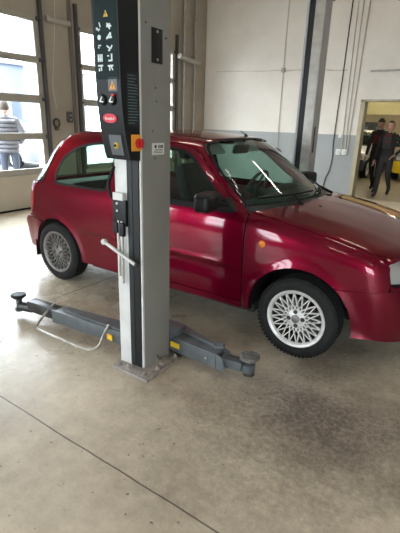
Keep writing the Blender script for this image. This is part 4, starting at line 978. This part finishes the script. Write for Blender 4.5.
# ------------------------------------------------------------------ people
def skin_mesh(J,E,root,sub=1):
    names=list(J); idx={n:i for i,n in enumerate(names)}
    me=bpy.data.meshes.new('sk'); me.from_pydata([J[n][0] for n in names],[(idx[a],idx[b]) for a,b in E],[]); o=bpy.data.objects.new('sk',me); C.objects.link(o)
    o.modifiers.new('s','SKIN'); 
    for n in names:
        r=J[n][1]; r=r if isinstance(r,tuple) else (r,r); sv=me.skin_vertices[0].data[idx[n]]; sv.radius=r; sv.use_root=(n==root)
    m=o.modifiers.new('u','SUBSURF'); m.levels=sub; m.render_levels=sub
    dg=bpy.context.evaluated_depsgraph_get(); me2=bpy.data.meshes.new_from_object(o.evaluated_get(dg)); bpy.data.objects.remove(o)
    return me2
def person(name,loc,rz,h,label,pose,mats,hair='hair_black',cap=False,group=None):
    """pose: offsets for joints of a 1.75 m figure facing -y"""
    k=h/1.75; e=empty(name,loc,label,'person',group,rz)
    J={'pelvis':((0,0,.95),(.150,.110)),'waist':((0,0,1.10),(.135,.100)),'chest':((0,0,1.30),(.165,.115)),'neckb':((0,.005,1.455),(.075,.070)),'neck':((0,-.005,1.53),.055),
       'shL':((.165,0,1.415),.070),'elL':((.235,.02,1.13),.048),'wrL':((.235,-.06,.89),.034),
       'shR':((-.165,0,1.415),.070),'elR':((-.235,.02,1.13),.048),'wrR':((-.235,-.06,.89),.034),
       'hpL':((.095,0,.88),.095),'knL':((.105,-.01,.50),.066),'anL':((.11,.02,.10),.047),'toL':((.115,-.14,.05),(.045,.036)),
       'hpR':((-.095,0,.88),.095),'knR':((-.105,-.01,.50),.066),'anR':((-.11,.02,.10),.047),'toR':((-.115,-.14,.05),(.045,.036))}
    for n,p in pose.items(): J[n]=(p,J[n][1])
    E=[('pelvis','waist'),('waist','chest'),('chest','neckb'),('neckb','neck')]
    for s in 'LR': E+=[('chest','sh'+s),('sh'+s,'el'+s),('el'+s,'wr'+s),('pelvis','hp'+s),('hp'+s,'kn'+s),('kn'+s,'an'+s),('an'+s,'to'+s)]
    me=skin_mesh(J,E,'pelvis',2)
    bm=bmesh.new(); bm.from_mesh(me)
    for f in bm.faces:
        c=f.calc_center_median(); mi=1
        if c.z<.13: mi=3
        elif c.z<.98 and all((c-Vector(J['wr'+s][0])).length>.13 and (c-Vector(J['el'+s][0])).length>.16 for s in 'LR'): mi=2
        if (c-Vector(J['neck'][0])).length<.055: mi=0
        f.material_index=mi; f.smooth=True
    # head: skull, jaw, nose, ears, eyes
    def addmb(mb,mi):
        vs=[bm.verts.new(p) for p in mb.v]
        for q in mb.f:
            try: f=bm.faces.new([vs[i] for i in q]); f.material_index=mi; f.smooth=True
            except ValueError: pass
    hc=Vector(J['neck'][0])+Vector((0,-.015,.105))
    hd=MB(); b=bmesh.new(); bmesh.ops.create_uvsphere(b,u_segments=20,v_segments=14,radius=1)
    for v in b.verts:
        z=v.co.z; w=1-.26*max(0,-z)**1.4; v.co=Vector((v.co.x*.076*w,v.co.y*.096*(1-.10*max(0,-z)),z*.118))
        if v.co.y<-.05 and z<-.3: v.co.y-=.008
    hd.bm(b,Matrix.Translation(hc),True)
    hd.ball(hc+Vector((0,-.100,-.012)),.016,(.75,1.0,1.5),8); hd.ball(hc+Vector((.077,.005,-.005)),.022,(.4,.8,1.3),8); hd.ball(hc+Vector((-.077,.005,-.005)),.022,(.4,.8,1.3),8)
    addmb(hd,0)
    ey=MB(); ey.ball(hc+Vector((.030,-.086,.010)),.010,(1.2,.7,.8),8); ey.ball(hc+Vector((-.030,-.086,.010)),.010,(1.2,.7,.8),8); addmb(ey,4)
    mo=MB(); mo.ball(hc+Vector((0,-.092,-.052)),.016,(1.4,.5,.35),8); addmb(mo,5)
    # hands: palm, four fingers, thumb
    for s,sg in (('L',1),('R',-1)):
        w=Vector(J['wr'+s][0]); d=(w-Vector(J['el'+s][0])).normalized(); sd=Vector((0,-1,0)); sd=(sd-d*sd.dot(d)).normalized(); nn=d.cross(sd)
        hm=MB(); hm.obox(w+d*.055,d,sd,nn,.045,.038,.014,.010)
        for i in range(4):
            L=(.072,.082,.076,.060)[i]; p=w+d*.095+sd*(.028-.019*i); hm.tube([p-d*.015,p+d*L*.5-nn*sg*.006,p+d*L*.85-nn*sg*.022],[.0092,.0085,.0068],6)
        p=w+d*.03+sd*.034; hm.tube([p,p+d*.035+sd*.022,p+d*.065+sd*.022-nn*sg*.01],[.011,.010,.008],6); addmb(hm,0)
    bm.to_mesh(me); bm.free(); me.transform(Matrix.Scale(k,4)); me.name='body'
    bo=link('body',me,[MAT['skin'],MAT[mats[0]],MAT[mats[1]],MAT['shoe'],MAT['cable'],MAT['cloth_red']],e)
    # hair as a cap over the back and top of the skull
    hr=MB(); b=bmesh.new(); bmesh.ops.create_uvsphere(b,u_segments=20,v_segments=14,radius=1)
    bmesh.ops.delete(b,geom=[v for v in b.verts if v.co.z<(-.2 if cap else -.45) or (v.co.y<-.25 and v.co.z<(.22 if cap else .52))],context='VERTS')
    for v in b.verts: v.co=Vector((v.co.x*.083,v.co.y*.104,v.co.z*.126))
    hr.bm(b,Matrix.Translation(hc+Vector((0,.004,.004))),True)
    hr.v=[(x*k,y*k,z*k) for x,y,z in hr.v]; hr.build('hair' if not cap else 'knit_cap',MAT[hair],e)
    return e,J,k
def people():
    pose={'hpR':(-.09,.0,.88),'knR':(-.10,-.06,.50),'anR':(-.105,-.10,.10),'toR':(-.11,-.26,.045),'hpL':(.09,0,.88),'knL':(.085,.02,.52),'anL':(.08,.30,.20),'toL':(.085,.17,.06),
      'elL':(.36,.06,1.18),'wrL':(.20,-.06,1.02),'elR':(-.245,.03,1.13),'wrR':(-.25,-.05,.88)}
    e,J,k=person('person',(-1.93,10.05,0),math.radians(-6),1.60,'person in dark bib overalls with a hand on the hip striding through the doorway','a' and pose,('cloth_dark','cloth_trouser'),'hair')
    b=MB(); b.obox((0,-.125,1.27),(1,0,0),(0,1,.06),(0,-.06,1),.10,.008,.13,.006); b.v=[(x*k,y*k,z*k) for x,y,z in b.v]; bib=b.build('bib',MAT['cloth_trouser'],e)
    b=MB()
    for s in (-1,1): b.tube([(s*.085,-.135,1.37),(s*.095,-.10,1.46),(s*.10,.02,1.50),(s*.08,.11,1.38)],.014,6,smooth_pts=3)
    b.v=[(x*k,y*k,z*k) for x,y,z in b.v]; b.build('strap',MAT['cloth_trouser'],e)
    b=MB(); b.obox((0,-.128,1.43),(1,0,0),(0,1,.3),(0,-.3,1),.075,.008,.035,.004); b.obox((0,-.14,1.30),(1,0,0),(0,1,.06),(0,-.06,1),.07,.004,.02,.002); b.v=[(x*k,y*k,z*k) for x,y,z in b.v]; b.build('red_trim',MAT['cloth_red'],e)
    pose2={'knR':(-.10,.06,.52),'anR':(-.10,.30,.16),'toR':(-.105,.18,.05),'knL':(.10,-.06,.50),'anL':(.10,-.12,.10),'toL':(.105,-.27,.045),'elR':(-.25,.08,1.13),'wrR':(-.26,.0,.88)}
    e,J,k=person('person',(-2.28,10.75,0),math.radians(-6),1.66,'person in a black knit cap and dark jacket half hidden behind the one in overalls',pose2,('cloth_dark','cloth_dark'),'hair_black',True)
    b=MB(); b.obox((0,-.122,1.28),(1,0,0),(0,1,.06),(0,-.06,1),.09,.006,.10,.004); b.v=[(x*k,y*k,z*k) for x,y,z in b.v]; b.build('red_panel',MAT['cloth_red'],e)
    # someone outside the left door
    pose3={'elL':(.27,.03,1.15),'wrL':(.20,-.10,.98),'elR':(-.27,.03,1.15),'wrR':(-.20,-.10,.98),'chest':((0,0,1.30))}
    e,J,k=person('person',(-7.75,4.93,-.02),math.radians(-123),1.76,'person in a grey quilted jacket standing outside the left glazed door',pose3,('puffer','jeans'),'hair')
    b=MB()
    for i in range(8):
        z=.86+i*.075; rx=.205-.004*abs(i-4); ry=.150; pts=[(rx*math.cos(a*PI/12),ry*math.sin(a*PI/12),z) for a in range(24)]
        v=[];f=[]; prof=[(-.037,-.02),(-.02,.008),(.0,.014),(.02,.008),(.037,-.02)]
        for (dz,dr) in prof:
            for a in range(24): an=a*PI/12; v.append(((rx+dr)*math.cos(an),(ry+dr)*math.sin(an),z+dz))
        for q in range(4):
            for a in range(24): f.append((q*24+a,q*24+(a+1)%24,(q+1)*24+(a+1)%24,(q+1)*24+a))
        b.add(v,f,True)
    b.v=[(x*k,y*k,z*k) for x,y,z in b.v]; b.build('quilted_jacket',MAT['puffer'],e)
    b=MB()
    for s in ('L','R'):
        A=[Vector(J[n+s][0]) for n in ('sh','el','wr')]; b.tube([A[0],A[0].lerp(A[1],.5),A[1],A[1].lerp(A[2],.8)],[.085,.078,.072,.058],10,smooth_pts=3)
    b.v=[(x*k,y*k,z*k) for x,y,z in b.v]; b.build('jacket_sleeve',MAT['puffer'],e)
CAMR=(.585310900,.327452833,.0305686237)
SKY=5.7; EXPO=1.88
# ------------------------------------------------------------------ assemble
make_mats(); MAT['arm_far']=pmat('arm_far',(.30,.30,.30),.45,noise=.06,nscale=6)
build_room(); fixtures(); near_lift(); far_lift()
car=build_car((-.835,3.203,0))
def copy_tree(o,parent,remap):
    c=o.copy(); C.objects.link(c); c.parent=parent
    for i,s in enumerate(c.material_slots):
        for key,m in remap.items():
            if s.material and s.material.name==key:
                s.link='OBJECT'; s.material=m
    for ch in list(o.children): copy_tree(ch,c,remap)
    return c
def car_copy(name,loc,rz,label,mat,bumper=None,cat='car'):
    c=copy_tree(car,None,{'car_paint':mat}); c.name=name; c.location=loc; c.rotation_euler=(0,0,rz); c['label']=label; c['category']=cat
    if bumper:
        for ch in c.children:
            if ch.name.startswith('front_bumper'):
                ch.material_slots[0].link='OBJECT'; ch.material_slots[0].material=bumper
    return c
car_copy('parked_car',(-3.9,13.7,0),-PI/2,'white car with a dark blue bumper parked beyond the doorway, left behind the jamb',MAT['paint_white'],MAT['paint_navy'])
car_copy('parked_car',(-1.72,14.2,0),-PI/2,'dark car with a yellow front bumper beyond the doorway, at the right photo edge',MAT['paint_graphite'],MAT['paint_yellow'])
car_copy('parked_car',(-11.9,8.5,-.02),math.radians(0),'dark grey car parked outside, seen low through the left door glass',MAT['paint_graphite'])
people()
# camera
yaw,pitch,roll=CAMR; h=1.45910
f=Vector((-math.sin(yaw)*math.cos(pitch),math.cos(yaw)*math.cos(pitch),-math.sin(pitch)))
r=Vector((math.cos(yaw),math.sin(yaw),0)); u=r.cross(f); c_,s_=math.cos(roll),math.sin(roll)
r2=r*c_+u*s_; u2=u*c_-r*s_
cam=bpy.data.cameras.new('camera'); co=bpy.data.objects.new('camera',cam); C.objects.link(co)
co.matrix_world=Matrix(((r2.x,u2.x,-f.x,0),(r2.y,u2.y,-f.y,0),(r2.z,u2.z,-f.z,h),(0,0,0,1)))
cam.sensor_fit='HORIZONTAL'; cam.sensor_width=36; cam.lens=36*423.79/400; cam.clip_start=.05; cam.clip_end=200
scene.camera=co
# overcast sky
w=bpy.data.worlds.new('sky'); scene.world=w; w.use_nodes=True; nt=w.node_tree; nt.nodes.clear()
bg=nt.nodes.new('ShaderNodeBackground'); bg.inputs[0].default_value=(.88,.94,1.,1); bg.inputs[1].default_value=SKY; ow=nt.nodes.new('ShaderNodeOutputWorld'); nt.links.new(bg.outputs[0],ow.inputs[0])
# light portals in the openings, so the daylight is sampled well
def portal(loc,rot,sx,sy):
    L=bpy.data.lights.new('daylight_portal','AREA'); L.shape='RECTANGLE'; L.size=sx; L.size_y=sy; L.cycles.is_portal=True
    o=bpy.data.objects.new('daylight_portal',L); C.objects.link(o); o.location=loc; o.rotation_euler=rot
for a,b in OPEN: portal((WX-.34,(a+b)/2,2.04),(0,-PI/2,0),1.9,b-a)
for a,b in FRONT_OPEN: portal(((a+b)/2,WF-.22,1.78),(PI/2,0,0),b-a,3.1)
scene.view_settings.view_transform='Standard'; scene.view_settings.look='None'; scene.view_settings.gamma=1; scene.view_settings.use_curve_mapping=False
scene.view_settings.exposure=EXPO
scene.cycles.max_bounces=10; scene.cycles.transparent_max_bounces=12; scene.cycles.diffuse_bounces=4; scene.cycles.glossy_bounces=4
scene.cycles.sample_clamp_indirect=6
